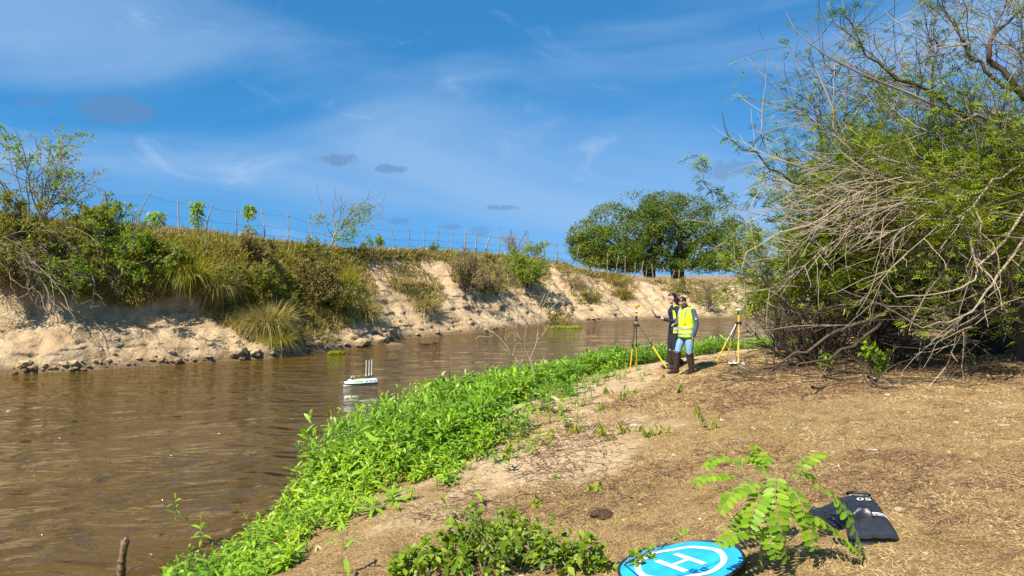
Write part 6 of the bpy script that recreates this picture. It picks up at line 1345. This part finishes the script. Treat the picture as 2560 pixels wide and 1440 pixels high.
def vest(parent, rings, mat='vest', bands=(), shoulder=True, strap_pts=None):
    mb = MB(); loft(mb, rings, n=32, pw=2.5, open_=True); vv = mb.v[-1]; mb.v[-1] = vv + np.stack([np.sign(vv[:, 0]), np.sign(vv[:, 1]), 0 * vv[:, 2]], -1) * (.007 * vnoise(np.arctan2(vv[:, 1], vv[:, 0]) * 3.2 + vv[:, 2] * 9, vv[:, 2] * 7, 5) + .005 * vnoise(np.arctan2(vv[:, 1], vv[:, 0]) * 7, vv[:, 2] * 16, 6))[:, None]; v_ = mb.build('vest', M[mat], parent, smooth=True); sm_ = v_.modifiers.new('thick', 'SOLIDIFY'); sm_.thickness = .012; sm_.offset = 1
    arr = smooth_line(np.array(rings), 60)
    for z0_, z1_ in bands:
        mb = MB(); rr = []
        for z in np.linspace(z0_, z1_, 3):
            i = np.argmin(np.abs(arr[:, 2] - z)); r = arr[i]; rr.append((r[0], r[1], z, r[3] + .027, r[4] + .027))
        loft(mb, rr, n=32, pw=2.5, open_=True); mb.build('reflective_band', M['reflect'], v_, smooth=True)
    return v_, arr
mr = [(.01, 0, .83, .155, .205), (.005, 0, .95, .150, .200), (0, 0, 1.05, .145, .195), (0, 0, 1.18, .145, .195), (-.005, 0, 1.30, .150, .205), (-.01, 0, 1.40, .135, .190), (-.005, 0, 1.455, .105, .145), (.0, 0, 1.485, .085, .095)]
vm, arr = vest(man, mr, bands=((.90, .945), (1.015, 1.06)))
for sg in (1, -1):                                                   # grey shoulder tapes
    mb = MB(); q = [(.150, sg * .095, 1.25), (.146, sg * .095, 1.33), (.115, sg * .105, 1.425), (.05, sg * .115, 1.473), (-.03, sg * .11, 1.473), (-.11, sg * .10, 1.42)]; P = smooth_line(q, 14); W_ = np.array([0, .024, 0]); V = np.concatenate([P - W_, P + W_]) + np.array([.012, 0, .006]); mb.add(V, quads=[(i, i + 1, 15 + i, 14 + i) for i in range(13)]); mb.build('shoulder_tape', M['reflect'], vm)
mb = MB(); box(mb, [.158, .09, 1.19], [.02, .10, .11], 0, .3); mb.build('pocket', M['vest'], vm)
mb = MB(); limb(mb, [(.165, 0, .84), (.158, .0, 1.0), (.152, 0, 1.2), (.15, 0, 1.33)], [.006] * 4, m=8, sides=6); mb.build('zip', M['reflect'], vm)
mb = MB(); tubes(mb, np.array([[.085 * math.cos(a) + .01, .085 * math.sin(a), 1.485 + .012 * math.cos(a) * -1] for a in np.linspace(.5, 2 * np.pi - .5, 20)]), np.full(20, .022), 8); mb.build('collar', M['sweater'], man, smooth=True)
mb = MB(); box(mb, [.005, .312, 1.25], [.05, .012, .032]); mb.build('arm_badge', M['print_white'], man)
boot('boot', [(.03, .125, .44), (.01, .135, .32), (-.01, .143, .18), (-.02, .145, .10)], (1, .25, 0), man, .44); boot('boot', [(.155, -.13, .46), (.165, -.133, .34), (.18, -.138, .18), (.19, -.14, .10)], (1, -.1, 0), man, .46)

# ---- woman in vest: faces left in profile, holds the controller
wp_ = near_ft(1685, 920); wx_, wy_ = float(wp_[0]), float(wp_[1]); ws0 = 189 / FPX * wy_ / 1.70
wom = person('dark haired person in a navy top and open yellow vest looking at a controller', (wx_, wy_, gz(wx_, wy_) - .01), math.atan2(-.08, -1.0), ws0)
mb = MB()
loft(mb, [(0, 0, .80, .10, .13), (-.015, 0, .88, .135, .170), (-.01, 0, .98, .115, .150), (.0, 0, 1.08, .095, .125), (.01, 0, 1.18, .105, .14), (.015, 0, 1.28, .125, .155), (.0, 0, 1.37, .095, .15), (-.005, 0, 1.42, .055, .075), (0, 0, 1.45, .045, .05)])
limb(mb, [(-.01, 0, 1.40), (.01, 0, 1.46), (.03, 0, 1.51)], [.05, .046, .046])
hw = np.array([.045, 0, 1.575]); wf, wl, wu = head(mb, hw, (.95, .05, -.18), (0, 0, 1), .95)
for q in ([(-.01, .085, .86), (.0, .095, .66), (.01, .10, .46), (-.01, .105, .28), (-.02, .11, .09)], [(-.01, -.085, .86), (.03, -.095, .66), (.05, -.10, .46), (.04, -.105, .28), (.03, -.11, .09)]): limb(mb, q, [.108, .095, .066, .058, .044], m=20)
for sg in (1, -1): limb(mb, [(0, sg * .15, 1.365), (-.02, sg * .205, 1.24), (.0, sg * .215, 1.10), (.13, sg * .165, 1.085), (.27, sg * .075, 1.13)], [.058, .050, .044, .040, .030], m=18)
for sg in (1, -1): hand(mb, (.275, sg * .075, 1.132), (.85, sg * -.28, .25), (.1, -sg * .8, -.3), (.1, 0, 1), .42, .88)
def wom_rule(c_):
    r = np.zeros(len(c_), int); d = c_ - hw
    r[(c_[:, 2] < 1.44) & (np.linalg.norm(d, axis=1) > .12)] = 1; r[(c_[:, 2] < .99) & (np.abs(c_[:, 1]) < .2) & (c_[:, 0] < .15)] = 2; r[(c_[:, 0] > .275) & (c_[:, 2] > 1.0) & (c_[:, 2] < 1.35)] = 0
    return r
remesh(mb, 'body', .0100, 2, [M['skin_light'], M['navy'], M['leggings']], wom_rule, wom)
hair_cap('hair', hw, wf, wl, wu, .97, 'hair', wom, low=-.75, front=.42, grow_=1.13)
mb = MB(); loft(mb, [(-.10, 0, 1.24, .02, .03), (-.095, 0, 1.32, .035, .06), (-.07, 0, 1.42, .045, .07), (-.045, 0, 1.52, .06, .075), (-.04, 0, 1.60, .06, .07)], n=16); mb.build('long_hair', M['hair'], wom, smooth=True)
for sg in (-1, 1):
    mb = MB(); ball(mb, hw + wf * .088 + wl * sg * .030 + wu * .012, [.008, .011, .008]); mb.build('eye', M['eye'], wom, smooth=True)
mb = MB()                                                            # open vest: back and two front edges
a = np.radians(np.linspace(62, 298, 30)); arr = smooth_line(np.array([(0, 0, .80, .165, .195), (-.01, 0, .92, .150, .185), (0, 0, 1.08, .125, .165), (.01, 0, 1.2, .13, .168), (.01, 0, 1.3, .140, .165), (0, 0, 1.385, .105, .125), (0, 0, 1.43, .075, .08)]), 20)
V = np.stack([np.stack([r[0] + r[3] * np.cos(a), r[1] + r[4] * np.sin(a), r[2] + 0 * a], -1) for r in arr]); ii = np.arange(600).reshape(20, 30); mb.add(V.reshape(-1, 3), quads=np.stack([ii[:-1, :-1], ii[:-1, 1:], ii[1:, 1:], ii[1:, :-1]], -1).reshape(-1, 4)); wv_ = mb.build('vest', M['vest'], wom, smooth=True); sm_ = wv_.modifiers.new('thick', 'SOLIDIFY'); sm_.thickness = .008
for i0, i1 in ((2, 4), (6, 8)):
    mb = MB(); Vb = []
    for i in (i0, i1): Vb.append(np.stack([arr[i, 0] + (arr[i, 3] + .014) * np.cos(a), (arr[i, 4] + .014) * np.sin(a), arr[i, 2] + 0 * a], -1))
    mb.add(np.concatenate(Vb), quads=[(k, k + 1, 31 + k, 30 + k) for k in range(29)]); mb.build('reflective_band', M['reflect'], wv_)
boot('boot', [(.01, .10, .38), (.0, .103, .28), (-.015, .108, .17), (-.02, .11, .09)], (1, .1, 0), wom, .38); boot('boot', [(.05, -.10, .38), (.045, -.103, .28), (.035, -.108, .17), (.03, -.11, .09)], (1, -.1, 0), wom, .38)
# controller in her hands
mw = wom.matrix_basis if False else (Matrix.Translation(wom.location) @ Matrix.Rotation(wom.rotation_euler[2], 4, 'Z') @ Matrix.Scale(ws0, 4))
cpos = np.array(mw @ Vector((.375, 0, 1.165)))
ctl = thing('radio_controller', 'black handheld radio controller with two raised antennas held by a person', 'controller', cpos); ctl.rotation_euler = (0, 0, wom.rotation_euler[2])
mb = MB(); box(mb, [0, 0, 0], [.09, .17, .035], 0, .3); bo = mb.build('case', M['black_plastic'], ctl)
mb = MB(); box(mb, [.0, 0, .02], [.05, .09, .006], 0, .3); mb.build('screen', M['boat_teal'], bo)
for sg in (1, -1):
    mb = MB(); rod(mb, [.045, sg * .05, .01], [.15, sg * .055, .17], .009, .007); mb.build('antenna', M['black_plastic'], ctl)
# dark bag on the ground behind the man's boots
c0 = np.array([wx_ + .1, wy_ + .35, 0]); c0[2] = gz(c0[0], c0[1]); mb = MB(); blob(mb, [0, 0, .07], np.array([.22, .16, .10]), 61); blob(mb, [.38, .02, .03], np.array([.25, .15, .05]), 62); o = mb.build('dark_bag', M['cloth_black'], smooth=True); o.location = tuple(c0); tag(o, 'soft dark bag on the ground behind the two people', 'bag')
